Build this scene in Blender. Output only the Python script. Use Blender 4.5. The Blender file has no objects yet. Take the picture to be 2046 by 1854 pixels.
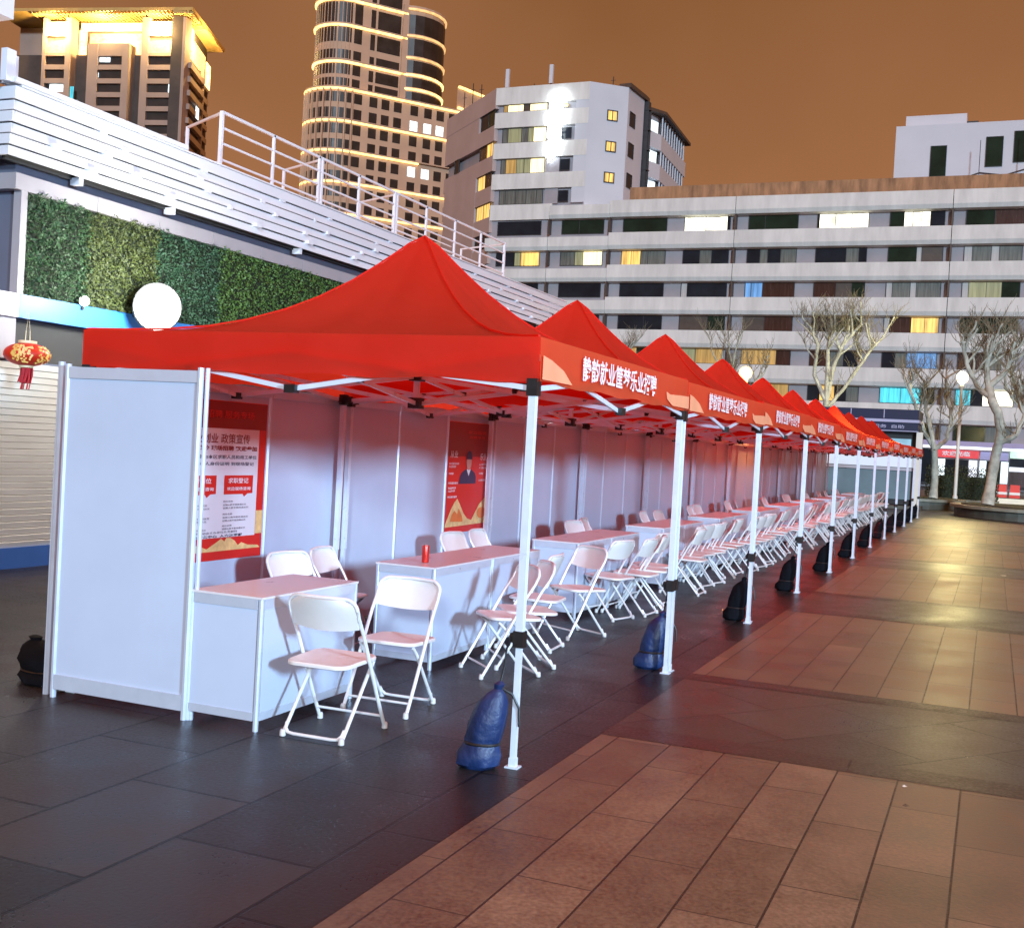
import bpy, math, random
from mathutils import Vector, Matrix
R = math.radians
PI = math.pi
scene = bpy.context.scene
col = scene.collection
rnd = random.Random(7)

# ------------------------------------------------------------------ camera
cam_d = bpy.data.cameras.new("camera")
cam = bpy.data.objects.new("camera", cam_d)
col.objects.link(cam)
CAM = Vector((2.115, -5.2515, 1.5996))
fw = Vector((-0.38577, 0.92244, -0.01690)).normalized()
rt = Vector((0.92081, 0.38610, 0.05516)).normalized()
up = rt.cross(fw).normalized()
rt = fw.cross(up).normalized()
m = Matrix((rt, up, -fw)).transposed().to_4x4()
m.translation = CAM
cam.matrix_world = m
cam_d.lens = 40.46
cam_d.sensor_width = 36.0
cam_d.sensor_fit = 'HORIZONTAL'
cam_d.clip_start = 0.05
cam_d.clip_end = 3000
scene.camera = cam

# ------------------------------------------------------------------ sky glow of the city at night
world = bpy.data.worlds.new("World")
scene.world = world
world.use_nodes = True
wn = world.node_tree
bg = wn.nodes["Background"]
tc = wn.nodes.new("ShaderNodeTexCoord")
sep = wn.nodes.new("ShaderNodeSeparateXYZ")
ramp = wn.nodes.new("ShaderNodeValToRGB")
nz = wn.nodes.new("ShaderNodeTexNoise")
nz.inputs["Scale"].default_value = 2.3
nz.inputs["Detail"].default_value = 4.0
add = wn.nodes.new("ShaderNodeMath"); add.operation = 'MULTIPLY_ADD'
add.inputs[1].default_value = 0.55
wn.links.new(tc.outputs["Generated"], nz.inputs["Vector"])
wn.links.new(tc.outputs["Generated"], sep.inputs[0])
wn.links.new(nz.outputs["Fac"], add.inputs[0])
wn.links.new(sep.outputs["Z"], add.inputs[2])
wn.links.new(add.outputs[0], ramp.inputs[0])
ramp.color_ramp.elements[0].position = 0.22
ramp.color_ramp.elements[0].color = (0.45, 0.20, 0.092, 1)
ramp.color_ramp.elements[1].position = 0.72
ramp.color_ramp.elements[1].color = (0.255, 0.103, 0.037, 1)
e3 = ramp.color_ramp.elements.new(1.0); e3.color = (1.15, 0.43, 0.18, 1)    # overhead sky brightened out of view, added to light the canopies from above
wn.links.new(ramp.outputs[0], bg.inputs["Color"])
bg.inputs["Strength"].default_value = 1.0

# ------------------------------------------------------------------ lamps standing round the plaza, outside the frame
sun_d = bpy.data.lights.new("sun", 'SUN')
sun_d.energy = 2.3
sun_d.angle = R(4)
sun_d.color = (0.66, 0.85, 1.0)
sun = bpy.data.objects.new("sun", sun_d)
col.objects.link(sun)
sd = Vector((0.42, -1.0, 0.24)).normalized()          # towards the light
sun.rotation_euler = sd.to_track_quat('Z', 'Y').to_euler()
key_d = bpy.data.lights.new("plaza_floodlamp", 'POINT')
key_d.energy = 27500
key_d.color = (0.48, 0.73, 1.0)
key_d.shadow_soft_size = 1.0
key = bpy.data.objects.new("plaza_floodlamp", key_d)
key.location = (17.5, -8.5, 5.0)
col.objects.link(key)

scene.view_settings.view_transform = 'Standard'
scene.view_settings.look = 'None'
scene.view_settings.exposure = 0.0
scene.view_settings.gamma = 1.0
scene.cycles.use_denoising = True
scene.cycles.max_bounces = 6
scene.cycles.diffuse_bounces = 3
scene.cycles.glossy_bounces = 3
scene.cycles.sample_clamp_indirect = 4.0
scene.cycles.caustics_reflective = False
scene.cycles.caustics_refractive = False

# ================================================================== materials
MATS = {}
def new_mat(name):
    m = bpy.data.materials.new(name); m.use_nodes = True
    MATS[name] = m
    return m, m.node_tree, m.node_tree.nodes["Principled BSDF"]
def pm(name, c, rough=0.6, metal=0.0, var=0.0, scale=4.0, bump=0.0, bscale=40.0, stretch=None, spec=None, trans=0.0):
    m, nt, b = new_mat(name)
    b.inputs["Base Color"].default_value = (*c, 1)
    b.inputs["Roughness"].default_value = rough
    b.inputs["Metallic"].default_value = metal
    if spec is not None: b.inputs["Specular IOR Level"].default_value = spec
    tc = nt.nodes.new("ShaderNodeTexCoord")
    vec = tc.outputs["Object"]
    if stretch:
        mp = nt.nodes.new("ShaderNodeMapping"); mp.inputs["Scale"].default_value = stretch
        nt.links.new(vec, mp.inputs[0]); vec = mp.outputs[0]
    if var > 0:
        n = nt.nodes.new("ShaderNodeTexNoise"); n.inputs["Scale"].default_value = scale; n.inputs["Detail"].default_value = 6
        n.inputs["Roughness"].default_value = 0.6
        nt.links.new(vec, n.inputs["Vector"])
        r = nt.nodes.new("ShaderNodeValToRGB")
        r.color_ramp.elements[0].position = 0.3; r.color_ramp.elements[1].position = 0.7
        r.color_ramp.elements[0].color = (*[max(0, x * (1 - var)) for x in c], 1)
        r.color_ramp.elements[1].color = (*[min(1, x * (1 + var * 0.6)) for x in c], 1)
        nt.links.new(n.outputs["Fac"], r.inputs[0]); nt.links.new(r.outputs[0], b.inputs["Base Color"])
        rr = nt.nodes.new("ShaderNodeMapRange")
        rr.inputs["To Min"].default_value = max(0.03, rough - 0.1); rr.inputs["To Max"].default_value = min(1, rough + 0.1)
        nt.links.new(n.outputs["Fac"], rr.inputs[0]); nt.links.new(rr.outputs[0], b.inputs["Roughness"])
    if bump > 0:
        n2 = nt.nodes.new("ShaderNodeTexNoise"); n2.inputs["Scale"].default_value = bscale; n2.inputs["Detail"].default_value = 4
        nt.links.new(vec, n2.inputs["Vector"])
        bp = nt.nodes.new("ShaderNodeBump"); bp.inputs["Strength"].default_value = bump; bp.inputs["Distance"].default_value = 0.02
        nt.links.new(n2.outputs["Fac"], bp.inputs["Height"]); nt.links.new(bp.outputs[0], b.inputs["Normal"])
    if trans > 0:
        out = nt.nodes["Material Output"]
        t = nt.nodes.new("ShaderNodeBsdfTranslucent"); t.inputs[0].default_value = (*c, 1)
        mx = nt.nodes.new("ShaderNodeMixShader"); mx.inputs[0].default_value = trans
        nt.links.new(b.outputs[0], mx.inputs[1]); nt.links.new(t.outputs[0], mx.inputs[2])
        nt.links.new(mx.outputs[0], out.inputs[0])
    return m
def em(name, c, s, folds=0.0, vary=0.0):
    """a surface that gives off light; folds = vertical curtain folds lit from behind, vary = uneven room light"""
    m, nt, b = new_mat(name)
    b.inputs["Base Color"].default_value = (*[x * 0.5 for x in c], 1)
    b.inputs["Roughness"].default_value = 0.5
    b.inputs["Emission Color"].default_value = (*c, 1)
    b.inputs["Emission Strength"].default_value = s
    if folds or vary:
        tc = nt.nodes.new("ShaderNodeTexCoord")
        mp = nt.nodes.new("ShaderNodeMapping")
        mp.inputs["Scale"].default_value = (5, 5, 0.35) if folds else (0.9, 0.9, 0.9)
        n = nt.nodes.new("ShaderNodeTexNoise"); n.inputs["Scale"].default_value = 1.0 if folds else 1.3; n.inputs["Detail"].default_value = 4
        nt.links.new(tc.outputs["Object"], mp.inputs[0]); nt.links.new(mp.outputs[0], n.inputs["Vector"])
        mr = nt.nodes.new("ShaderNodeMapRange")
        k = folds or vary
        mr.inputs["From Min"].default_value = 0.3; mr.inputs["From Max"].default_value = 0.7
        mr.inputs["To Min"].default_value = s * (1 - k); mr.inputs["To Max"].default_value = s * (1 + k)
        nt.links.new(n.outputs["Fac"], mr.inputs[0]); nt.links.new(mr.outputs[0], b.inputs["Emission Strength"])
    return m

def paving(name, c1, c2, mortar, bw, bh, rough, rot=0.0, gap=0.008, offset=0.5, wear=0.25, sh=(0, 0), longj=None, spec=0.30):
    m, nt, b = new_mat(name)
    b.inputs["Specular IOR Level"].default_value = spec
    tc = nt.nodes.new("ShaderNodeTexCoord")
    mp = nt.nodes.new("ShaderNodeMapping"); mp.inputs["Rotation"].default_value = (0, 0, R(90) + rot)
    mp.inputs["Location"].default_value = (sh[0], sh[1], 0)
    nt.links.new(tc.outputs["Object"], mp.inputs[0])
    wob = nt.nodes.new("ShaderNodeTexNoise"); wob.inputs["Scale"].default_value = 3.0
    br = nt.nodes.new("ShaderNodeTexBrick")
    br.offset = offset
    br.inputs["Scale"].default_value = 1.0
    br.inputs["Brick Width"].default_value = bw; br.inputs["Row Height"].default_value = bh
    br.inputs["Mortar Size"].default_value = gap; br.inputs["Mortar Smooth"].default_value = 0.25
    br.inputs["Bias"].default_value = 0.0
    br.inputs["Color1"].default_value = (*c1, 1); br.inputs["Color2"].default_value = (*c2, 1); br.inputs["Mortar"].default_value = (*mortar, 1)
    nt.links.new(mp.outputs[0], br.inputs["Vector"])
    big = nt.nodes.new("ShaderNodeTexNoise"); big.inputs["Scale"].default_value = 1.7; big.inputs["Detail"].default_value = 7; big.inputs["Roughness"].default_value = 0.65
    fine = nt.nodes.new("ShaderNodeTexNoise"); fine.inputs["Scale"].default_value = 55; fine.inputs["Detail"].default_value = 6
    nt.links.new(tc.outputs["Object"], big.inputs["Vector"]); nt.links.new(tc.outputs["Object"], fine.inputs["Vector"])
    a = nt.nodes.new("ShaderNodeMath"); a.operation = 'ADD'
    nt.links.new(big.outputs["Fac"], a.inputs[0]); nt.links.new(fine.outputs["Fac"], a.inputs[1])
    mr = nt.nodes.new("ShaderNodeMapRange"); mr.inputs["From Min"].default_value = 0.7; mr.inputs["From Max"].default_value = 1.3
    mr.inputs["To Min"].default_value = 1 - wear; mr.inputs["To Max"].default_value = 1 + wear
    nt.links.new(a.outputs[0], mr.inputs[0])
    mul = nt.nodes.new("ShaderNodeVectorMath"); mul.operation = 'SCALE'
    csrc = br.outputs["Color"]
    if longj:                                          # the continuous joints between the rows of blocks are wider and darker
        sp = nt.nodes.new("ShaderNodeSeparateXYZ"); nt.links.new(mp.outputs[0], sp.inputs[0])
        dv = nt.nodes.new("ShaderNodeMath"); dv.operation = 'DIVIDE'; dv.inputs[1].default_value = bh
        nt.links.new(sp.outputs["Y"], dv.inputs[0])
        fr = nt.nodes.new("ShaderNodeMath"); fr.operation = 'PINGPONG'; fr.inputs[1].default_value = 0.5
        nt.links.new(dv.outputs[0], fr.inputs[0])
        lt = nt.nodes.new("ShaderNodeMath"); lt.operation = 'LESS_THAN'; lt.inputs[1].default_value = 0.016
        nt.links.new(fr.outputs[0], lt.inputs[0])
        mxj = nt.nodes.new("ShaderNodeMix"); mxj.data_type = 'RGBA'
        mxj.inputs["B"].default_value = (*longj, 1)
        nt.links.new(lt.outputs[0], mxj.inputs["Factor"]); nt.links.new(csrc, mxj.inputs["A"]); csrc = mxj.outputs["Result"]
    nt.links.new(csrc, mul.inputs[0]); nt.links.new(mr.outputs[0], mul.inputs["Scale"])
    nt.links.new(mul.outputs[0], b.inputs["Base Color"])
    r2 = nt.nodes.new("ShaderNodeMapRange"); r2.inputs["From Min"].default_value = 0.7; r2.inputs["From Max"].default_value = 1.3
    r2.inputs["To Min"].default_value = rough - 0.12; r2.inputs["To Max"].default_value = rough + 0.14
    nt.links.new(a.outputs[0], r2.inputs[0]); nt.links.new(r2.outputs[0], b.inputs["Roughness"])
    h = nt.nodes.new("ShaderNodeMath"); h.operation = 'MULTIPLY_ADD'; h.inputs[1].default_value = -1.0
    nt.links.new(br.outputs["Fac"], h.inputs[0])
    sc2 = nt.nodes.new("ShaderNodeMath"); sc2.operation = 'MULTIPLY'; sc2.inputs[1].default_value = 0.35
    nt.links.new(a.outputs[0], sc2.inputs[0]); nt.links.new(sc2.outputs[0], h.inputs[2])
    bp = nt.nodes.new("ShaderNodeBump"); bp.inputs["Strength"].default_value = 0.5; bp.inputs["Distance"].default_value = 0.006
    nt.links.new(h.outputs[0], bp.inputs["Height"]); nt.links.new(bp.outputs[0], b.inputs["Normal"])
    return m

M = {}
M['ground'] = paving('dark_granite_paving', (0.016, 0.016, 0.018), (0.036, 0.034, 0.036), (0.006, 0.006, 0.007), 0.98, 0.64, 0.36, wear=0.6, gap=0.010, sh=(0.35, 0.1), spec=0.13)
M['light'] = paving('warm_stone_blocks', (0.108, 0.074, 0.048), (0.160, 0.111, 0.073), (0.045, 0.030, 0.020), 0.86, 0.297, 0.42, gap=0.005, wear=0.60, sh=(0.0, 0.025), longj=(0.018, 0.011, 0.009), spec=0.42)
M['band'] = paving('crazy_paved_band', (0.042, 0.035, 0.028), (0.060, 0.050, 0.040), (0.020, 0.013, 0.011), 0.9, 0.62, 0.38, rot=R(38), wear=0.55)
M['edge'] = paving('dark_edge_stone', (0.030, 0.019, 0.016), (0.040, 0.026, 0.022), (0.018, 0.012, 0.010), 3.0, 0.6, 0.40, rot=R(90), wear=0.3)
M['road'] = pm('asphalt_road', (0.05, 0.05, 0.052), 0.7, var=0.3, scale=2)
M['panel'] = pm('white_melamine_panel', (0.52, 0.60, 0.745), 0.33, var=0.09, scale=0.9, bump=0.04, bscale=3)
M['alu'] = pm('anodised_aluminium', (0.64, 0.72, 0.84), 0.32, metal=0.35, var=0.06, scale=8)
M['counter_top'] = pm('white_laminate_top', (0.72, 0.70, 0.72), 0.30, var=0.05, scale=3)
M['leg'] = pm('white_coated_steel', (0.70, 0.78, 0.88), 0.30, metal=0.1, var=0.08, scale=10)
M['black'] = pm('black_nylon_joint', (0.012, 0.012, 0.013), 0.45, var=0.2, scale=20)
M['red'] = pm('red_canopy_fabric', (0.88, 0.062, 0.030), 0.62, var=0.08, scale=3.0, bump=0.7, bscale=2.6, trans=0.74)
M['valance'] = pm('orange_red_printed_fabric', (0.95, 0.17, 0.065), 0.6, var=0.08, scale=4, bump=0.4, bscale=5, trans=0.68)
M['swoosh'] = pm('pale_orange_print', (0.90, 0.36, 0.19), 0.6, var=0.1, scale=5)
M['white_print'] = pm('white_print', (0.88, 0.84, 0.86), 0.6, var=0.04, scale=20)
M['chair'] = pm('white_chair_plastic', (0.78, 0.76, 0.74), 0.42, var=0.06, scale=6, bump=0.05, bscale=120)
M['chair_steel'] = pm('white_chair_steel', (0.80, 0.80, 0.80), 0.30, metal=0.05, var=0.08, scale=15)
M['rubber'] = pm('pale_rubber_cap', (0.62, 0.61, 0.60), 0.6, var=0.1, scale=20)
M['bag'] = pm('blue_nylon_bag', (0.008, 0.026, 0.100), 0.48, var=0.3, scale=9, bump=0.6, bscale=14)
M['bag_black'] = pm('black_nylon_bag', (0.005, 0.006, 0.009), 0.9, var=0.3, scale=9, bump=0.6, bscale=14, spec=0.12)
M['can'] = pm('red_can_paint', (0.62, 0.03, 0.02), 0.25, metal=0.4, var=0.1, scale=20)
M['silver'] = pm('bare_aluminium', (0.70, 0.70, 0.72), 0.25, metal=0.9, var=0.05, scale=20)
M['fascia_blue'] = pm('sky_blue_fascia', (0.045, 0.25, 0.68), 0.45, var=0.06, scale=2)
M['plinth_blue'] = pm('blue_plinth', (0.035, 0.12, 0.40), 0.5, var=0.12, scale=2)
M['cream_shutter'] = pm('cream_roller_shutter', (0.78, 0.785, 0.745), 0.45, var=0.07, scale=1.5, stretch=(1, 1, 4))
M['clad'] = pm('grey_aluminium_cladding', (0.46, 0.46, 0.52), 0.42, metal=0.1, var=0.07, scale=1.2)
M['clad_dark'] = pm('slate_cladding', (0.13, 0.15, 0.21), 0.4, var=0.1, scale=1.5)
M['cornice'] = pm('pale_stone_cornice', (0.38, 0.36, 0.39), 0.55, var=0.1, scale=1.5)
M['slat'] = pm('white_painted_slats', (0.80, 0.81, 0.87), 0.42, var=0.05, scale=3, stretch=(1, 0.3, 1))
M['dark_gap'] = pm('dark_recess', (0.030, 0.030, 0.032), 0.7, var=0.2, scale=3)
M['leaf1'] = pm('deep_green_leaves', (0.030, 0.085, 0.028), 0.55, var=0.55, scale=9)
M['leaf2'] = pm('olive_leaves', (0.070, 0.095, 0.022), 0.55, var=0.5, scale=9)
M['leaf3'] = pm('blue_green_leaves', (0.036, 0.098, 0.048), 0.55, var=0.5, scale=9)
M['leaf4'] = pm('fresh_green_leaves', (0.080, 0.165, 0.035), 0.55, var=0.5, scale=9)
M['soil'] = pm('dark_felt', (0.018, 0.028, 0.015), 0.9, var=0.3, scale=6)
M['hotel'] = pm('white_render_bands', (0.72, 0.74, 0.73), 0.75, var=0.16, scale=0.5, stretch=(2.2, 1.0, 0.5))
M['hotel_wall'] = pm('grey_lilac_wall', (0.36, 0.35, 0.39), 0.8, var=0.14, scale=0.5)
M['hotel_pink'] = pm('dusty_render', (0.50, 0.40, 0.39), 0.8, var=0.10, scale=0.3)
M['render_white'] = pm('white_render', (0.60, 0.65, 0.74), 0.75, var=0.07, scale=0.2)
M['brown'] = pm('brown_metal_frame', (0.085, 0.062, 0.050), 0.5, var=0.2, scale=2)
M['frame_dark'] = pm('dark_window_frame', (0.035, 0.037, 0.042), 0.45, var=0.2, scale=2)
M['rust'] = pm('rusty_parapet_mesh', (0.36, 0.21, 0.115), 0.85, var=0.5, scale=0.7, stretch=(2.5, 2.5, 0.5))
M['glass'] = pm('dark_glass', (0.016, 0.022, 0.032), 0.12, var=0.4, scale=0.5, spec=0.22)
M['glass_green'] = pm('green_black_glass', (0.016, 0.032, 0.022), 0.14, var=0.4, scale=0.5, spec=0.22)
M['glass_red'] = pm('window_with_red_curtain', (0.055, 0.024, 0.020), 0.25, var=0.4, scale=1.5, stretch=(4, 4, 0.4))
M['curtain'] = pm('grey_green_curtain', (0.15, 0.16, 0.145), 0.5, var=0.5, scale=1.5, stretch=(4, 4, 0.3))
M['curtain_w'] = pm('pale_curtain', (0.52, 0.52, 0.52), 0.6, var=0.15, scale=2, stretch=(4, 4, 0.3))
M['lit_white'] = em('bright_office_light', (1.0, 0.95, 0.72), 1.8, vary=0.6)
M['lit_yellow'] = em('warm_lit_curtain', (1.0, 0.60, 0.16), 0.95, folds=0.7)
M['lit_hot'] = em('bright_warm_room', (1.0, 0.82, 0.42), 1.9, folds=0.3)
M['lit_dim'] = em('dim_amber_glow', (0.55, 0.33, 0.10), 0.65, folds=0.6)
M['lit_green'] = em('dim_greenish_curtain', (0.36, 0.36, 0.20), 0.5, folds=0.5)
M['lit_blue'] = em('blue_screen_glow', (0.16, 0.38, 0.75), 0.6, folds=0.6)
M['lit_cyan'] = em('cyan_shop_glow', (0.08, 0.60, 0.74), 0.95, folds=0.8)
M['lit_cold'] = em('cold_white_room', (0.80, 0.95, 1.0), 1.6, vary=0.6)
M['sign_white'] = em('white_sign_light', (0.93, 1.0, 1.0), 12.0)
M['tower'] = pm('beige_tower_stone', (0.58, 0.385, 0.265), 0.75, var=0.1, scale=0.25)
M['tower_glass'] = pm('brown_tower_glass', (0.030, 0.020, 0.017), 0.45, var=0.5, scale=0.4)
M['gold'] = em('gold_led_strip', (1.0, 0.63, 0.22), 2.6, vary=0.35)
M['gold_soft'] = em('soft_gold_strip', (1.0, 0.60, 0.24), 1.0, vary=0.3)
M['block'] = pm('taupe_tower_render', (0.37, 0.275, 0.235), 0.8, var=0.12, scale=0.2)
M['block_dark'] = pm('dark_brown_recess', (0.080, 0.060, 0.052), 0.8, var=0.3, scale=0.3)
M['eave'] = pm('ribbed_ochre_eave', (0.55, 0.36, 0.12), 0.7, var=0.15, scale=0.5)
M['eave_light'] = em('eave_uplight', (1.0, 0.70, 0.26), 3.2, vary=0.4)
M['room_gold'] = em('gold_penthouse_room', (1.0, 0.68, 0.24), 1.5, vary=0.5)
M['bark'] = pm('pale_plane_bark', (0.50, 0.51, 0.43), 0.85, var=0.45, scale=3.5, bump=0.5, bscale=12)
M['twig'] = pm('grey_brown_twigs', (0.24, 0.22, 0.15), 0.9, var=0.4, scale=4)
M['stone_dark'] = pm('dark_planter_stone', (0.10, 0.10, 0.08), 0.55, var=0.35, scale=2)
M['stone_cap'] = pm('worn_bench_stone', (0.24, 0.245, 0.19), 0.5, var=0.25, scale=2)
M['lamp_pole'] = pm('white_lamp_pole', (0.80, 0.78, 0.70), 0.4, var=0.05, scale=3)
M['lamp_glow'] = em('warm_street_lamp', (1.0, 0.80, 0.42), 6.0)
M['lamp_amber'] = em('amber_street_lamp', (1.0, 0.66, 0.22), 4.2)
M['flood_glow'] = em('cold_floodlight', (1.0, 1.0, 0.90), 9.0)
M['navy'] = pm('navy_gloss_panel', (0.008, 0.012, 0.055), 0.6, var=0.2, scale=1)
M['kiosk_white'] = em('glowing_white_panel', (0.70, 0.78, 0.90), 0.62)  # plain wall panel; its brightness is emission put into the material
M['kiosk_teal'] = pm('teal_grey_panel', (0.15, 0.23, 0.27), 0.4, var=0.15, scale=1)
M['kiosk_poster'] = em('lit_blue_poster', (0.35, 0.62, 0.75), 0.55, vary=0.6)
M['stripe'] = pm('lavender_stripe', (0.45, 0.46, 0.66), 0.4, var=0.1, scale=1)
M['shop_white'] = em('shop_light_box', (0.86, 0.90, 1.0), 1.1, vary=0.35)
M['shop_red'] = em('red_shop_sign', (0.80, 0.06, 0.07), 0.7, vary=0.3)
M['shop_green'] = em('pale_green_shop_light', (0.72, 1.0, 0.80), 1.0, vary=0.4)
M['purple'] = pm('lilac_shop_fascia', (0.42, 0.38, 0.62), 0.5, var=0.1, scale=1)
M['poster_red'] = pm('poster_red', (0.70, 0.022, 0.015), 0.35, var=0.06, scale=3)
M['poster_deep'] = pm('poster_dark_red', (0.30, 0.010, 0.008), 0.35, var=0.1, scale=3)
M['poster_white'] = pm('poster_white', (0.78, 0.76, 0.80), 0.35, var=0.03, scale=3)
M['poster_gold'] = pm('poster_gold', (0.85, 0.58, 0.24), 0.35, var=0.25, scale=14)
M['poster_orange'] = pm('poster_orange', (0.80, 0.20, 0.035), 0.35, var=0.2, scale=14)
M['ink'] = pm('dark_ink', (0.05, 0.035, 0.08), 0.5, var=0.1, scale=20)
M['skin'] = pm('printed_skin', (0.60, 0.30, 0.24), 0.45, var=0.1, scale=20)
M['lantern'] = pm('red_lantern_silk', (0.75, 0.035, 0.012), 0.45, var=0.12, scale=20, trans=0.2)
M['lantern_gold'] = pm('gold_lantern_print', (0.85, 0.50, 0.12), 0.4, var=0.3, scale=40)
M['tassel'] = pm('crimson_tassel', (0.55, 0.015, 0.03), 0.7, var=0.3, scale=40)
M['ivory'] = pm('ivory_ring', (0.80, 0.68, 0.42), 0.4, var=0.05, scale=20)
M['hedge'] = pm('dark_hedge_leaves', (0.020, 0.034, 0.012), 0.6, var=0.6, scale=6)
M['drum'] = pm('grey_blue_drum', (0.34, 0.40, 0.48), 0.5, var=0.06, scale=1)
M['paper'] = pm('scrap_paper', (0.8, 0.8, 0.78), 0.6, var=0.05, scale=10)
M['brown_box'] = pm('brown_cardboard', (0.30, 0.12, 0.06), 0.7, var=0.15, scale=8)

# ================================================================== mesh helpers
class MB:
    def __init__(s): s.v = []; s.f = []
    def poly(s, pts):
        n = len(s.v); s.v += [tuple(p) for p in pts]; s.f.append(tuple(range(n, n + len(pts)))); return s
    def box(s, x0, y0, z0, x1, y1, z1):
        n = len(s.v)
        s.v += [(x0,y0,z0),(x1,y0,z0),(x1,y1,z0),(x0,y1,z0),(x0,y0,z1),(x1,y0,z1),(x1,y1,z1),(x0,y1,z1)]
        s.f += [tuple(n + i for i in q) for q in ((3,2,1,0),(4,5,6,7),(0,1,5,4),(1,2,6,5),(2,3,7,6),(3,0,4,7))]
        return s
    def hexa(s, p):                                   # eight corners: bottom ring then top ring
        n = len(s.v); s.v += [tuple(q) for q in p]
        s.f += [tuple(n + i for i in q) for q in ((3,2,1,0),(4,5,6,7),(0,1,5,4),(1,2,6,5),(2,3,7,6),(3,0,4,7))]
        return s
    def bar(s, a, b, w, h=None, upv=(0,0,1)):
        a = Vector(a); b = Vector(b); d = (b - a)
        if d.length < 1e-6: return s
        d.normalize(); u = Vector(upv)
        if abs(d.dot(u)) > 0.95: u = Vector((1,0,0))
        x = d.cross(u).normalized(); y = x.cross(d).normalized()
        h = h or w; x *= w / 2; y *= h / 2
        return s.hexa([a-x-y, a+x-y, a+x+y, a-x+y, b-x-y, b+x-y, b+x+y, b-x+y])
    def tube(s, pts, r, n=8, cap=True):
        pts = [Vector(p) for p in pts]
        rs = r if isinstance(r, (list, tuple)) else [r] * len(pts)
        base = len(s.v); prev = None
        for i, p in enumerate(pts):
            d = (pts[min(i+1, len(pts)-1)] - pts[max(i-1, 0)])
            d = d.normalized() if d.length > 1e-9 else Vector((0,0,1))
            if prev is None:
                u = Vector((0,0,1)) if abs(d.z) < 0.9 else Vector((1,0,0))
                x = d.cross(u).normalized()
            else:
                x = (prev - d * prev.dot(d))
                x = x.normalized() if x.length > 1e-6 else d.cross(Vector((0,0,1))).normalized()
            prev = x; y = d.cross(x).normalized()
            for k in range(n):
                a = 2 * PI * k / n
                s.v.append(tuple(p + x * (math.cos(a) * rs[i]) + y * (math.sin(a) * rs[i])))
        for i in range(len(pts) - 1):
            for k in range(n):
                a = base + i*n + k; b = base + i*n + (k+1) % n
                s.f.append((a, b, b + n, a + n))
        if cap:
            s.f.append(tuple(base + k for k in reversed(range(n))))
            e = base + (len(pts)-1)*n
            s.f.append(tuple(e + k for k in range(n)))
        return s
    def lathe(s, prof, n=24, c=(0,0,0)):
        base = len(s.v)
        for r, z in prof:
            for k in range(n):
                a = 2*PI*k/n; s.v.append((c[0] + r*math.cos(a), c[1] + r*math.sin(a), c[2] + z))
        for i in range(len(prof)-1):
            for k in range(n):
                a = base+i*n+k; b = base+i*n+(k+1)%n
                s.f.append((a, b, b+n, a+n))
        s.f.append(tuple(base+k for k in reversed(range(n))))
        e = base+(len(prof)-1)*n; s.f.append(tuple(e+k for k in range(n)))
        return s
    def prism(s, pts, z0, z1):                        # horizontal outline, extruded upward
        n = len(s.v); k = len(pts)
        s.v += [(p[0],p[1],z0) for p in pts] + [(p[0],p[1],z1) for p in pts]
        s.f.append(tuple(n+i for i in reversed(range(k)))); s.f.append(tuple(n+k+i for i in range(k)))
        for i in range(k): j = (i+1)%k; s.f.append((n+i, n+j, n+k+j, n+k+i))
        return s
    def build(s, name, mat, parent=None, smooth=False, world=True):
        """verts are world coordinates (world=True) or already local to the root"""
        me = bpy.data.meshes.new(name)
        off = Vector((0,0,0))
        if parent is not None and world:
            p = parent
            while p is not None: off = off + p.location; p = p.parent
        vs = [(a-off.x, b-off.y, c-off.z) for a, b, c in s.v] if off.length > 0 else s.v
        me.from_pydata(vs, [], s.f)
        me.materials.append(mat if not isinstance(mat, str) else M[mat])
        if smooth:
            me.polygons.foreach_set("use_smooth", [True]*len(me.polygons))
            try: me.set_sharp_from_angle(angle=R(40))
            except Exception: pass
        me.update()
        o = bpy.data.objects.new(name, me); col.objects.link(o)
        if parent is not None: o.parent = parent
        return o
def B(*a): return MB().box(*a)
def tag(o, label=None, cat=None, group=None, kind=None):
    if label: o['label'] = label
    if cat: o['category'] = cat
    if group: o['group'] = group
    if kind: o['kind'] = kind
    return o
def thing(name, loc, label, cat, group=None, rz=0.0):
    o = bpy.data.objects.new(name, None); col.objects.link(o)
    o.location = loc; o.rotation_euler = (0, 0, rz); o.empty_display_size = 0.2
    return tag(o, label, cat, group)
def kids(o): return [c for c in ALLKIDS.get(o.name, [])]
def copy_tree(o, parent=None):
    c = o.copy(); col.objects.link(c)
    if parent is not None: c.parent = parent
    for ch in list(o.children): copy_tree(ch, c)
    return c
ORD = ['first','second','third','fourth','fifth','sixth','seventh','eighth','ninth','tenth','eleventh','twelfth','thirteenth','fourteenth']

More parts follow.
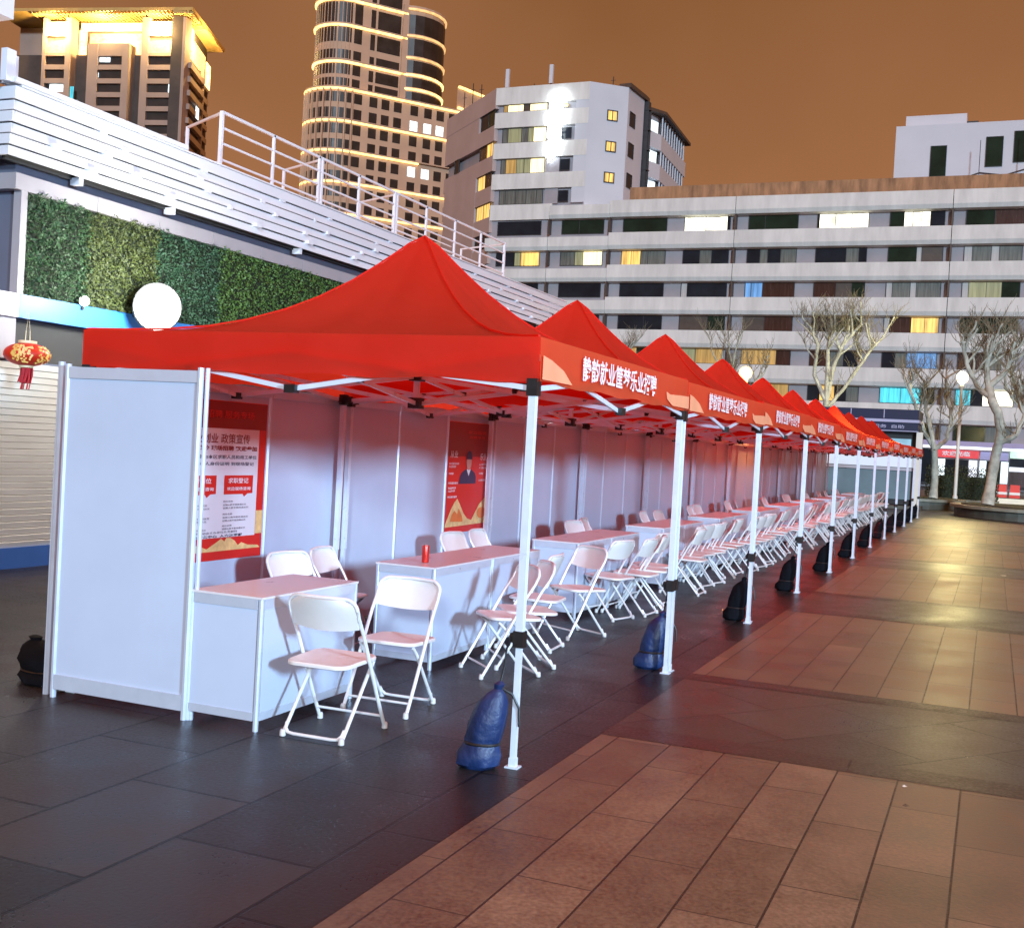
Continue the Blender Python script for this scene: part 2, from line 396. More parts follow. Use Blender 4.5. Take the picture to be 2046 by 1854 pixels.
def text_mb(s, size, bold=0.0):
    """the outlines of a line of writing as flat faces in the XY plane, centred"""
    cu = bpy.data.curves.new("t", 'FONT'); cu.body = s; cu.size = size
    cu.align_x = 'CENTER'; cu.align_y = 'CENTER'; cu.offset = bold; cu.resolution_u = 2; cu.extrude = 0.0
    ob = bpy.data.objects.new("t", cu); col.objects.link(ob)
    dg = bpy.context.evaluated_depsgraph_get(); dg.update()
    me = bpy.data.meshes.new_from_object(ob.evaluated_get(dg))
    vs = [tuple(v.co) for v in me.vertices]; fs = [tuple(p.vertices) for p in me.polygons]
    bpy.data.objects.remove(ob); bpy.data.curves.remove(cu); bpy.data.meshes.remove(me)
    if not vs: return MB(), 0, 0
    x0 = min(v[0] for v in vs); x1 = max(v[0] for v in vs); y0 = min(v[1] for v in vs); y1 = max(v[1] for v in vs)
    b = MB(); b.v = [(v[0]-(x0+x1)/2, v[1]-(y0+y1)/2, 0) for v in vs]; b.f = fs
    return b, x1-x0, y1-y0
def put_text(s, w, h, c, ux, uz, bold=0.0):
    """writing stretched to w x h, centred at c, along directions ux (reading) and uz (up)"""
    b, tw, th = text_mb(s, 1.0, bold)
    if not b.v: return b
    c = Vector(c); ux = Vector(ux); uz = Vector(uz)
    b.v = [tuple(c + ux*(v[0]*w/tw) + uz*(v[1]*h/th)) for v in b.v]
    return b

# ================================================================== the ground
def sheet(name, x0, y0, x1, y1, z, mat):
    o = MB().poly([(x0,y0,z),(x1,y0,z),(x1,y1,z),(x0,y1,z)]).build(name, mat)
    return tag(o, kind='structure')
sheet('ground', -1500, -600, 1500, 1900, 0.0, 'ground')
LX0, LX1 = 0.17, 12.0
blocks = [(-6.0, 0.92), (3.02, 7.15), (9.25, 13.5), (15.6, 19.9), (22.0, 26.3), (28.4, 33.5)]
for a, b_ in blocks: sheet('light_paving', LX0, a, LX1, b_, 0.004, 'light')
for (a, b_), (c_, d_) in zip(blocks[:-1], blocks[1:]):
    sheet('paved_band', LX0, b_+0.26, LX1, c_-0.22, 0.004, 'band')
    sheet('edge_course', LX0, b_, LX1, b_+0.26, 0.006, 'edge')
    sheet('edge_course', LX0, c_-0.22, LX1, c_, 0.006, 'edge')
sheet('road', -120, 62, 120, 82, 0.006, 'road')

# ================================================================== tents
PROF = [(0,1.0),(0.05,0.925),(0.10,0.82),(0.16,0.70),(0.23,0.57),(0.33,0.415),(0.43,0.29),(0.55,0.175),(0.66,0.10),(0.78,0.05),(0.90,0.018),(1.0,0.0)]
TW, TL, ZT, ZB, ZP = 2.86, 2.935, 2.135, 1.915, 2.925
def canopy_mesh():
    b = MB(); hx, hy = TW/2, TL/2; N = 18; rings = []; rc = random.Random(12)
    fine = []
    for (t0, f0), (t1, f1) in zip(PROF[:-1], PROF[1:]): fine += [(t0, f0), ((t0+t1)/2, (f0+f1)/2-0.004)]
    for t, f in fine+[PROF[-1]]:
        z = ZT + (ZP-ZT)*f; ring = []
        cs = [(-hx,-hy),(hx,-hy),(hx,hy),(-hx,hy)]
        for i in range(4):
            p, q = cs[i], cs[(i+1)%4]
            for k in range(N):
                s = k/N
                sag = -0.045*math.sin(PI*s)*math.sin(PI*min(1,t*1.05))          # cloth dips between the ridges
                # slack creases running down the panel and the fold lines left from packing
                w = math.sin(PI*s)*min(1, t*1.6)*(1-t**6)
                crown = w*(0.010*math.sin(9*s+5*t+i*2.1)+0.006*math.sin(23*s-4*t+i)+0.004*math.sin(31*t+7*s+i*1.3)) - 0.010*w*math.exp(-((s-0.5)/0.02)**2)
                ring.append((t*(p[0]+(q[0]-p[0])*s), t*(p[1]+(q[1]-p[1])*s), z+sag+crown))
        rings.append(ring)
    b.v.append((0,0,ZP+0.015)); 
    for r in rings[1:]: b.v += r
    n = 4*N
    for k in range(n): b.f.append((0, 1+k, 1+(k+1)%n))
    for i in range(len(rings)-2):
        for k in range(n):
            a = 1+i*n+k; c = 1+i*n+(k+1)%n
            b.f.append((a, a+n, c+n, c))
    return b
def piping_mesh():
    b = MB(); hx, hy = TW/2, TL/2
    for sx, sy in ((-1,-1),(1,-1),(1,1),(-1,1)):
        b.tube([(sx*hx*t, sy*hy*t, ZT+(ZP-ZT)*f+0.006) for t, f in PROF], 0.007, 6)
    return b
def valance_mesh(ax, side):
    """hanging strip on one side of the canopy with shallow ripples"""
    b = MB(); hx, hy = TW/2+0.012, TL/2+0.012; n = 28
    for i in range(n+1):
        s = i/n*2-1
        rip = max(-0.002, 0.010*math.sin(i*1.1+side*2)*abs(math.sin(i*0.31+side))+0.004*math.sin(i*2.9))
        bot = 0.008*math.sin(i*0.9)
        for z, o in ((ZT,0),(ZT-0.11,rip*0.6),(ZB+bot,rip)):
            if ax == 'x': b.v.append((side*(hx+o), s*hy, z))
            else: b.v.append((s*hx, side*(hy+o), z))
    for i in range(n):
        for k in range(2):
            a = i*3+k; b.f.append((a, a+3, a+4, a+1))
    return b
def swoosh_meshes():
    out = []; x = TW/2+0.028; hy = TL/2
    for pts in ([(-hy,ZT-0.09),(-hy+0.12,ZT-0.105),(-hy+0.30,ZT-0.145),(-hy+0.42,ZB+0.02),(-hy+0.44,ZB+0.012),(-hy,ZB+0.012)],
                [(hy,ZB+0.100),(hy-0.25,ZB+0.095),(hy-0.52,ZB+0.085),(hy-0.63,ZB+0.10),(hy-0.60,ZB+0.05),(hy-0.45,ZB+0.012),(hy,ZB+0.012)]):
        out.append(MB().poly([(x, p[0], p[1]) for p in pts]))
    return out
tent0 = thing('canopy_tent', (-1.41, 1.485, 0), 't', 'tent', 'red pop-up tents in a row')
def local(b, name, mat, parent, smooth=False): return b.build(name, mat, parent, smooth, world=False)
can = local(canopy_mesh(), 'canopy', 'red', tent0, True)
local(piping_mesh(), 'seam_piping', 'red', can, True)
for ax, s in (('y',-1),('y',1),('x',-1)): local(valance_mesh(ax, s), 'valance', 'red', tent0, True)
vr = local(valance_mesh('x', 1), 'printed_valance', 'valance', tent0, True)
for q in swoosh_meshes(): local(q, 'printed_swoosh', 'swoosh', vr)
local(put_text('静韵就业筐梦乐业招聘', 1.46, 0.135, (TW/2+0.032, -0.16, (ZT+ZB)/2+0.004), (0,1,0), (0,0,1), 0.018), 'lettering', 'white_print', vr)
LEGS = [(1.41,-1.455),(1.41,1.425),(-1.41,-1.455),(-1.41,1.425)]
for lx, ly in LEGS:
    lg = MB(); q = 0.019
    lg.box(lx-q, ly-q, 0.66, lx+q, ly+q, 1.90)
    for dx in (-1, 1):                                   # raised edges of the square profile
        lg.box(lx+dx*q-0.002*(dx<0), ly-q*0.55, 0.66, lx+dx*q+0.002*(dx>0), ly-q*0.30, 1.88)
        lg.box(lx+dx*q-0.002*(dx<0), ly+q*0.30, 0.66, lx+dx*q+0.002*(dx>0), ly+q*0.55, 1.88)
    leg = local(lg, 'leg', 'leg', tent0)
    local(B(lx-0.014, ly-0.014, 0.012, lx+0.014, ly+0.014, 0.66), 'lower_leg', 'leg', leg)
    fp = MB().box(lx-0.034, ly-0.030, 0.0, lx+0.034, ly+0.030, 0.008); fp.box(lx-0.018, ly-0.018, 0.008, lx+0.018, ly+0.018, 0.05)
    local(fp, 'foot_plate', 'leg', leg)
    cl = MB().box(lx-0.027, ly-0.027, 0.60, lx+0.027, ly+0.027, 0.68)
    cl.lathe([(0.010,-0.0),(0.016,0.004),(0.018,0.03),(0.012,0.045)], 10, (lx-0.040, ly, 0.62)); cl.box(lx-0.05, ly-0.012, 0.635, lx-0.02, ly+0.012, 0.665)
    if lx > 0: local(cl, 'height_clamp', 'black', leg)
    br = MB().box(lx-0.028, ly-0.028, 1.845, lx+0.028, ly+0.028, 1.93)
    sx = -1 if lx > 0 else 1; sy = 1 if ly < 0 else -1
    br.box(min(lx,lx+sx*0.07), ly-0.013, 1.865, max(lx,lx+sx*0.07), ly+0.013, 1.905)
    br.box(lx-0.013, min(ly,ly+sy*0.07), 1.865, lx+0.013, max(ly,ly+sy*0.07), 1.905)
    local(br, 'bracket', 'black', leg)
def truss(a, b):
    """folding lattice between two leg tops a, b (xy): two crossing pairs"""
    t = MB(); j = MB(); a = Vector((*a,0)); b = Vector((*b,0)); mid = (a+b)/2
    dn = (b-a).normalized(); w = Vector((-dn.y, dn.x, 0))*0.011
    zt, zl, zm, zmb = 2.055, 1.880, 2.03, 1.835
    for p in (a, b):
        t.bar(p+w+Vector((0,0,zt)), mid+w+Vector((0,0,zmb)), 0.012, 0.026)
        t.bar(p-w+Vector((0,0,zl)), mid-w+Vector((0,0,zm)), 0.012, 0.026)
    j.bar(mid-dn*0.035+Vector((0,0,zmb)), mid+dn*0.035+Vector((0,0,zmb)), 0.045, 0.045)
    for p in (a, b):
        q = p.lerp(mid, 0.52); j.bar(q-dn*0.012+Vector((0,0,1.945)), q+dn*0.012+Vector((0,0,1.945)), 0.034, 0.034)
    return t, j
for i, k in ((0,1),(1,3),(3,2),(2,0)):
    t, j = truss(LEGS[i], LEGS[k]); tr = local(t, 'side_truss', 'leg', tent0); local(j, 'truss_joint', 'black', tr)
cp = MB().bar((0,0,1.80),(0,0,2.90),0.032); centre = local(cp, 'centre_pole', 'leg', tent0)
j = MB().box(-0.04,-0.04,1.98,0.04,0.04,2.05).box(-0.04,-0.04,1.80,0.04,0.04,1.87)
for p in ((1.41,0,0),(-1.41,0,0),(0,1.44,0),(0,-1.455,0)):
    t = MB(); q = Vector(p); dn = q.normalized(); w = Vector((-dn.y, dn.x, 0))*0.011
    t.bar(q+w+Vector((0,0,2.03)), w+Vector((0,0,1.83)), 0.012, 0.026)
    t.bar(q-w+Vector((0,0,1.84)), -w+Vector((0,0,2.01)), 0.012, 0.026)
    local(t, 'roof_truss', 'leg', tent0)
    h = q*0.5; j.box(h.x-0.017, h.y-0.017, 1.92, h.x+0.017, h.y+0.017, 1.954)
local(j, 'hub', 'black', centre)
NT = 11
for i in range(NT):
    t = tent0 if i == 0 else copy_tree(tent0)
    t.location = (-1.41, 1.485+3.0*i, 0)
    if i > 0: t.scale = (1, 1, rnd.uniform(0.988, 1.012))
    if i > 0: t.rotation_euler = (0, 0, R(rnd.uniform(-0.35, 0.35)))
    t['label'] = ('red pop-up tent nearest the camera with white lettering on its orange valance' if i == 0 else
                  'red pop-up tent at the far end of the row' if i == NT-1 else
                  'red pop-up tent with orange lettered valance, %s from the near end' % ORD[i])

# ================================================================== weight bags tied to the outer legs
def bag_mesh(seed):
    r = random.Random(seed); b = MB(); n = 22
    secs = [(0.0,0.085,0.070,-0.02),(0.02,0.118,0.092,-0.022),(0.07,0.122,0.095,-0.015),(0.115,0.098,0.080,-0.002),(0.128,0.092,0.075,0.0),(0.15,0.098,0.082,0.006),
            (0.21,0.100,0.084,0.018),(0.28,0.092,0.076,0.034),(0.33,0.078,0.062,0.046),(0.37,0.052,0.042,0.060),(0.395,0.022,0.020,0.070),(0.42,0.030,0.026,0.078),(0.435,0.010,0.010,0.082)]
    for z, a, c, ox in secs:
        for k in range(n):
            t = 2*PI*k/n; w = 1+0.05*math.sin(5*t+z*20+seed)+0.04*math.sin(9*t-z*31)+r.uniform(-.012,.012)
            b.v.append((ox+a*w*math.cos(t), c*w*math.sin(t), z))
    for i in range(len(secs)-1):
        for k in range(n):
            a = i*n+k; q = i*n+(k+1)%n; b.f.append((a,q,q+n,a+n))
    b.f.append(tuple(reversed(range(n)))); e = (len(secs)-1)*n; b.f.append(tuple(e+k for k in range(n)))
    return b
def make_bag(loc, mat, label, seed, rz=0.0):
    t = thing('weight_bag', loc, label, 'weight bag', 'weight bags tied to the tent legs', rz)
    body = local(bag_mesh(seed), 'bag_body', mat, t, True)
    s = MB().tube([(0.082,0,0.43),(0.095,0.01,0.50),(0.105,0.0,0.60),(0.12,0,0.62)], 0.006, 6)
    s.tube([(0.075,0.02,0.40),(0.145,0.02,0.37),(0.185,0.03,0.30),(0.19,0.035,0.21)], 0.007, 6)
    local(s, 'strap', 'black', t, True)
    tie = MB().tube([(0.095*math.cos(a)+0.0, 0.079*math.sin(a), 0.125) for a in [2*PI*k/18 for k in range(19)]], 0.008, 6)
    local(tie, 'waist_cord', 'black', t, True)
    t.scale = (0.92, 0.88, 1.0)
    return t
for i in range(12):
    y = 3.0*i if i < 11 else 32.9
    lab = ('blue nylon weight bag at the foot of the nearest tent leg' if i == 0 else
           'dark blue weight bag slumped against the second outer leg of the tent row' if i == 1 else
           'black weight bag tied to the last outer tent leg' if i == 11 else
           'black weight bag at the %s outer leg along the tent row' % ORD[i])
    make_bag((-0.135+rnd.uniform(-.015,.02)*(i > 0), y+(0.03 if i else -0.055), 0), 'bag' if i < 2 else 'bag_black', lab, i+1, R(rnd.uniform(-14,14)) if i else R(14))
bb = make_bag((-3.16, 0.14, 0), 'bag_black', 'black weight bag lying behind the white end panel', 31, R(160))
bb.scale = (1.7, 1.5, 0.60)
for o in [c for c in bb.children if c.name.startswith('strap')]: bpy.data.objects.remove(o)

# ================================================================== white partition wall
def post(b, x, y, z0, z1, r=0.021):
    b.prism([(x+r*math.cos(R(22.5+45*k)), y+r*math.sin(R(22.5+45*k))) for k in range(8)], z0, z1)
    return b
WX = -2.90; WH = 1.935
end = thing('end_partition', (-2.35,-0.134,0), 'white end panel closing the near side of the booth row, facing the camera', 'partition')
B(-2.80,-0.140,0.05,-1.895,-0.128,1.90).build('panel', 'panel', end)
e = B(-2.80,-0.152,0.05,-1.895,-0.118,0.135).build('bottom_rail', 'alu', end)
e = B(-2.80,-0.148,1.840,-1.895,-0.122,1.905).build('top_rail', 'alu', end)
for x in (-2.815, -1.885): post(MB(), x, -0.135, 0, 1.922, 0.018).build('post', 'alu', end)
post(MB(), -1.856, -0.112, 0, 1.922, 0.013).build('post', 'alu', end)
# return from the end panel to the back wall, and the back wall itself, bay by bay
ys = [-0.10, 1.0, 2.0, 3.03]
for i in range(11):
    y0 = 3.03+3.0*(i-1) if i else -0.10
    seams = [y0+k for k in range(4)] if i else [-0.10, 0.98, 1.99, 3.03]
    t = thing('partition_wall', (WX, seams[0], 0), 'white partition wall at the back of the %s tent from the near end' % ORD[i] if i else 'white partition wall behind the nearest tent, with the text poster on it', 'partition', 'back wall bays of the booth row')
    for a, c in zip(seams[:-1], seams[1:]):
        B(WX-0.006, a+0.018, 0.09, WX+0.006, c-0.018, WH-0.09).build('panel', 'panel', t)
        B(WX-0.015, a+0.018, WH-0.09, WX+0.017, c-0.018, WH-0.02).build('top_rail', 'alu', t)
        B(WX-0.015, a+0.018, 0.03, WX+0.017, c-0.018, 0.09).build('bottom_rail', 'alu', t)
    for k, y in enumerate(seams if i == 10 else seams[:-1]): post(MB(), WX, y, 0, WH).build('post', 'alu', t)

# ================================================================== counters
def make_counter(y0, label):
    x0, x1, L, h = -1.885, -1.412, 1.0, 0.716
    t = thing('counter_desk', ((x0+x1)/2, y0, 0), label, 'counter', 'white booth counters')
    B(x0, y0, h-0.012, x1, y0+L, h).build('top', 'counter_top', t)
    B(x1-0.012, y0+0.03, 0.10, x1-0.004, y0+L-0.03, h-0.065).build('front_panel', 'panel', t)
    for yy in (y0+0.006, y0+L-0.014): B(x0+0.03, yy, 0.10, x1-0.03, yy+0.008, h-0.065).build('side_panel', 'panel', t)
    r = MB()
    for z0, z1 in ((h-0.066, h-0.013),(0.055, 0.10)):
        r.box(x1-0.022, y0+0.03, z0, x1-0.001, y0+L-0.03, z1)
        r.box(x0+0.03, y0+0.001, z0, x1-0.03, y0+0.022, z1); r.box(x0+0.03, y0+L-0.022, z0, x1-0.03, y0+L-0.001, z1)
        r.box(x0+0.001, y0+0.03, z0, x0+0.022, y0+L-0.03, z1)
    r.build('rail', 'alu', t)
    for x in (x0+0.015, x1-0.015):
        for y in (y0+0.015, y0+L-0.015): post(MB(), x, y, 0, h-0.013, 0.0155).build('leg', 'alu', t)
    return t
make_counter(-0.134, 'single white counter against the end panel, nearest the camera')
for i in range(10):
    for k in range(2):
        make_counter(1.912+3.0*i+k*1.002,
            ('white counter holding the red drink can, second from the camera' if (i, k) == (0,0) else
             'white counter standing at the %s end of the %s pair along the booth row' % (('near','far')[k], ORD[i])))

# ================================================================== folding chairs
def rounded_rect(w, d, r, n=5):
    pts = []
    for cx, cy, a0 in ((w/2-r, d/2-r, 0),(-w/2+r, d/2-r, 90),(-w/2+r, -d/2+r, 180),(w/2-r, -d/2+r, 270)):
        for k in range(n+1):
            a = R(a0+90*k/n); pts.append((cx+r*math.cos(a), cy+r*math.sin(a)))
    return pts
def seat_mesh():
    b = MB(); outl = rounded_rect(0.385, 0.395, 0.075, 6); n = len(outl)
    rings = [(0.93,0.418),(1.0,0.424),(1.0,0.438),(0.965,0.445),(0.80,0.441),(0.5,0.437),(0.2,0.436)]
    for s, z in rings:
        for x, y in outl:
            tap = 1.0-0.10*(0.5-(y/0.395))*0.5
            b.v.append((x*s*tap, y*s-0.045, z + (0.006*(y/0.2) if s > 0.2 else 0)))
    for i in range(len(rings)-1):
        for k in range(n):
            a = i*n+k; q = i*n+(k+1)%n; b.f.append((a,q,q+n,a+n))
    b.f.append(tuple(reversed(range(n)))); e = (len(rings)-1)*n; b.f.append(tuple(e+k for k in range(n)))
    return b
def back_mesh():
    """curved shell between the tubes, rounded top corners, facing +y"""
    b = MB(); nx, nz = 14, 7
    for side in (0, 1):
        for j in range(nz+1):
            v = j/nz; z = 0.635+0.168*v
            for i in range(nx+1):
                u = i/nx*2-1
                w = 0.195
                if v > 0.55: w = 0.195-0.060*(1-math.sqrt(max(0,1-((v-0.55)/0.45)**2)))
                if v < 0.2: zz = z-0.020*(1-u*u)*(0.2-v)/0.2
                else: zz = z
                y = -0.125-0.40*(zz-0.62)-0.035*(1-u*u)+ (0.012 if side == 0 else 0.0)
                b.v.append((u*w, y, zz))
    N = (nx+1)*(nz+1)
    for j in range(nz):
        for i in range(nx):
            a = j*(nx+1)+i
            b.f.append((a+1, a, a+nx+1, a+nx+2)); b.f.append((N+a, N+a+1, N+a+nx+2, N+a+nx+1))
    per = [i for i in range(nx+1)] + [j*(nx+1)+nx for j in range(1,nz+1)] + [nz*(nx+1)+i for i in range(nx-1,-1,-1)] + [j*(nx+1) for j in range(nz-1,0,-1)]
    for k in range(len(per)):
        a, c = per[k], per[(k+1)%len(per)]; b.f.append((a, c, N+c, N+a))
    return b
def tube_y(z):                                        # y of the long tube at height z
    return 0.215-0.50*z if z < 0.62 else (0.215-0.31)-0.40*(z-0.62)-0.02
def make_chair():
    t = thing('folding_chair', (0,0,0), 'c', 'chair', 'white folding chairs under the tents')
    W = 0.203; r = 0.0108
    for s in (-1, 1):
        lg = local(MB().tube([(s*W, 0.215, 0.015),(s*W, tube_y(0.2), 0.2),(s*W, tube_y(0.42), 0.42),(s*W, tube_y(0.60), 0.60),(s*W, tube_y(0.70), 0.70)], r, 8), 'leg', 'chair_steel', t, True)
        local(MB().lathe([(0.012,0),(0.017,0.004),(0.016,0.03),(0.012,0.04)], 10, (s*W, 0.218, 0)), 'foot_cap', 'rubber', lg, True)
        rl = local(MB().tube([(s*(W-0.028), -0.215, 0.015),(s*(W-0.028), -0.10, 0.165),(s*(W-0.028), 0.06, 0.375),(s*(W-0.03), 0.10, 0.415)], r*0.95, 8), 'leg', 'chair_steel', t, True)
        local(MB().lathe([(0.012,0),(0.017,0.004),(0.016,0.03),(0.012,0.04)], 10, (s*(W-0.028), -0.218, 0)), 'foot_cap', 'rubber', rl, True)
    top = [(-W, tube_y(0.70), 0.70),(-W, tube_y(0.745), 0.745)]
    for k in range(7):
        a = R(180-90*k/6); top.append((-W+0.065+0.065*math.cos(a), tube_y(0.75)-0.022*(k/6), 0.745+0.065*math.sin(a)))
    top.append((0, tube_y(0.81)-0.022, 0.812))
    top += [(-p[0], p[1], p[2]) for p in reversed(top[:-1])]
    local(MB().tube(top, r, 8), 'top_tube', 'chair_steel', t, True)
    local(MB().tube([(-W+0.031,-0.185,0.075),(-W+0.036,-0.202,0.045),(-W+0.055,-0.212,0.026),(-W+0.09,-0.214,0.022),(W-0.09,-0.214,0.022),(W-0.055,-0.212,0.026),(W-0.036,-0.202,0.045),(W-0.031,-0.185,0.075)], 0.0095, 8), 'crossbar', 'chair_steel', t, True)
    local(MB().tube([(-W,0.175,0.085),(W,0.175,0.085)], 0.008, 8), 'crossbar', 'chair_steel', t, True)
    local(seat_mesh(), 'seat', 'chair', t, True)
    local(back_mesh(), 'backrest', 'chair', t, True)
    for o in t.children_recursive:
        for v in o.data.vertices: v.co.z *= 0.925
    return t
chair0 = make_chair(); used = [False]
def place_chair(x, y, face, label):
    """face = heading in degrees (0 = +x, 90 = +y)"""
    c = copy_tree(chair0) if used[0] else chair0
    used[0] = True
    c.location = (x, y, 0); c.rotation_euler = (0, 0, R(face-90)); c['label'] = label
place_chair(-1.09, 0.11, 92, 'white folding chair nearest the camera, seen from behind beside the single counter')
place_chair(-1.11, 0.80, -88, 'white folding chair facing the camera between the first and second counters')
place_chair(-0.99, 2.16, 225, 'white folding chair partly behind the nearest tent leg, angled to the counter with the can')
place_chair(-1.00, 2.52, 218, 'white folding chair crowding right behind the one at the nearest tent leg')
place_chair(-1.20, 3.25, 184, 'white folding chair side on, its backrest rising right of the nearest tent leg')
place_chair(-1.13, 4.04, 240, 'white folding chair turned to the camera at the near end of the third tent bay')
r5 = random.Random(11)
row = [5.24, 5.72, 6.18, 6.62, 7.75, 8.2, 8.62, 9.05, 9.5, 9.95]
y = 10.5
while y < 32.6:
    row.append(y); y += r5.choice([0.36, 0.42, 0.45, 0.50, 0.72])
cnt = {}
for y in row:
    ti = int(y//3); cnt[ti] = cnt.get(ti, 0)+1
    place_chair(-1.15+r5.uniform(-0.09,0.09), y, 180+r5.uniform(-18,18),
        'white folding chair in the outer row under the %s tent, %s from its near side' % (ORD[min(ti,10)], ORD[cnt[ti]-1]))
inner = [(-2.28,1.62,-12,'nearer'),(-2.30,2.16,6,'farther')]
for x, y, a, w in inner: place_chair(x, y, a, 'white folding chair behind the counters in the nearest booth, the %s of two' % w)
for i in range(1, 11):
    for k, w in enumerate(('nearer','farther')):
        place_chair(-2.25+r5.uniform(-.08,.08), 4.42+3.0*(i-1)+k*0.62+r5.uniform(-.1,.1), r5.uniform(-15,15),
            'white folding chair behind the counters of the %s booth, the %s of two' % (ORD[i], w))

# ================================================================== drink can
c = thing('drink_can', (-1.62, 2.16, 0.716), 'red drink can standing on the second counter', 'can')
local(MB().lathe([(0.020,0.0),(0.026,0.004),(0.0265,0.012),(0.0265,0.118),(0.024,0.126)], 20), 'can_body', 'can', c, True)
local(MB().lathe([(0.024,0.126),(0.0245,0.129),(0.022,0.130),(0.021,0.127),(0.004,0.1265)], 20), 'can_lid', 'silver', c, True)
# ================================================================== posters on the back wall
def quad_x(b, y0, z0, y1, z1, lift): return b.poly([(WX+lift,y0,z0),(WX+lift,y1,z0),(WX+lift,y1,z1),(WX+lift,y0,z1)])
def on_wall(pts, lift): return MB().poly([(WX+lift, p[0], p[1]) for p in pts])
P = thing('text_poster', (WX+0.02, 1.45, 0.68), 'tall red and white notice poster with lines of writing, beside the end panel', 'poster')
B(WX+0.006, 0.98, 0.672, WX+0.011, 1.95, 1.795).build('sheet', 'poster_red', P)
quad_x(MB(), 0.985, 1.60, 1.945, 1.79, 0.013).build('dark_top', 'poster_deep', P)  # darker red across the top of the sheet
quad_x(MB(), 0.985, 0.83, 1.855, 1.60, 0.015).build('text_field', 'poster_white', P)
quad_x(MB(), 1.86, 0.84, 1.945, 1.01, 0.013).build('gold_corner', 'poster_gold', P)
def line(s, y0, y1, z, h, mat, lift=0.018, bold=0.01, nm='writing', par=None):
    put_text(s, y1-y0, h, (WX+lift, (y0+y1)/2, z), (0,1,0), (0,0,1), bold).build(nm, mat, par or P)
line('就业招聘 服务专场', 1.05, 1.78, 1.70, 0.055, 'poster_red')
line('就业创业 政策宣传', 1.03, 1.74, 1.530, 0.070, 'poster_deep')
line('本次活动 现场招聘 欢迎参加', 1.01, 1.83, 1.462, 0.036, 'poster_deep', bold=0.03)
line('服务对象为本区求职人员和用工单位', 1.01, 1.83, 1.400, 0.028, 'ink')
line('请携带本人身份证明 到现场登记', 1.01, 1.80, 1.352, 0.026, 'ink')
for k, (a, c2) in enumerate(((1.01, 1.37),(1.46, 1.80))):
    on_wall([(a,1.135),(c2-0.12,1.135),(c2-0.10,1.115),(c2-0.06,1.138),(c2,1.14),(c2,1.27),(a,1.27)], 0.018).build('speech_box', 'poster_red', P)
    line('招聘岗位' if k == 0 else '求职登记', a+0.04, c2-0.06, 1.232, 0.038, 'white_print', 0.021)
    line('欢迎现场咨询', a+0.03, c2-0.03, 1.175, 0.026, 'white_print', 0.021)
    for q, z in enumerate((1.085,1.060,1.038, 0.995,0.970,0.948, 0.912,0.890)):
        line(('岗位名称' if q in (0,3,6) else '招聘人数不限待遇从优'), a, a+(0.11 if q in (0,3,6) else 0.30-0.03*(q%2)), z, 0.013, 'ink', bold=0.0)
line('本活动由主办单位负责解释', 1.16, 1.64, 0.868, 0.016, 'ink', bold=0)
line('就业服务中心  人力资源部', 1.09, 1.70, 0.842, 0.020, 'ink', bold=0.03)
g = on_wall([(1.0,0.735),(1.93,0.735),(1.90,0.755),(1.78,0.762),(1.70,0.785),(1.66,0.765),(1.62,0.80),(1.57,0.822),(1.52,0.825),(1.50,0.80),(1.46,0.822),(1.40,0.795),(1.30,0.755),(1.24,0.775),(1.17,0.790),(1.14,0.765),(1.10,0.82),(1.07,0.77),(1.0,0.75)], 0.014)
g.build('gold_skyline', 'poster_gold', P)
Q = thing('portrait_poster', (WX+0.02, 5.55, 0.68), 'red poster with a portrait in a dark suit above gold hills on the back wall', 'poster')
B(WX+0.006, 5.04, 0.675, WX+0.011, 6.10, 1.80).build('sheet', 'poster_red', Q)
quad_x(MB(), 5.045, 1.45, 6.095, 1.795, 0.013).build('dark_top', 'poster_deep', Q)  # upper part of the sheet in a darker red
def qline(s, y0, y1, z, h, mat='white_print'): put_text(s, y1-y0, h, (WX+0.019, (y0+y1)/2, z), (0,1,0), (0,0,1), 0.01).build('writing', mat, Q)
qline('就业服务', 5.50, 5.95, 1.70, 0.035, 'poster_red'); qline('招聘专场', 5.52, 5.92, 1.65, 0.03, 'poster_red')
qline('从业', 5.10, 5.27, 1.47, 0.07); qline('乐业', 5.82, 5.97, 1.45, 0.07)
for z, w in ((1.375,0.23),(1.345,0.16),(1.275,0.11),(1.18,0.22),(1.13,0.18),(1.10,0.16),(1.04,0.21)): qline('岗位服务指导', 5.08, 5.08+w, z, 0.022)
for z, w in ((1.37,0.23),(1.335,0.23),(1.275,0.11),(1.205,0.22)): qline('人力资源服务', 5.80, 5.80+w, z, 0.022)
on_wall([(5.33,1.17),(5.74,1.17),(5.74,1.24),(5.71,1.28),(5.65,1.305),(5.60,1.32),(5.50,1.32),(5.44,1.305),(5.38,1.28),(5.35,1.24)], 0.015).build('suit', 'ink', Q)
on_wall([(5.50,1.32),(5.60,1.32),(5.555,1.25)], 0.017).build('shirt', 'poster_white', Q)
on_wall([(5.55+0.062*math.cos(R(a)), 1.395+0.085*math.sin(R(a))) for a in range(0,360,20)], 0.018).build('face', 'skin', Q)
on_wall([(5.55+0.072*math.cos(R(a)), 1.435+0.075*math.sin(R(a))) for a in range(-10,191,20)], 0.020).build('hair', 'ink', Q)
on_wall([(5.06,0.76),(5.09,0.80),(5.17,0.90),(5.25,0.98),(5.32,1.02),(5.40,0.95),(5.48,0.87),(5.58,0.81),(5.68,0.79),(5.76,0.86),(5.86,0.95),(6.0,1.02),(6.09,1.035),(6.09,0.75),(5.06,0.735)], 0.014).build('gold_hills', 'poster_gold', Q)
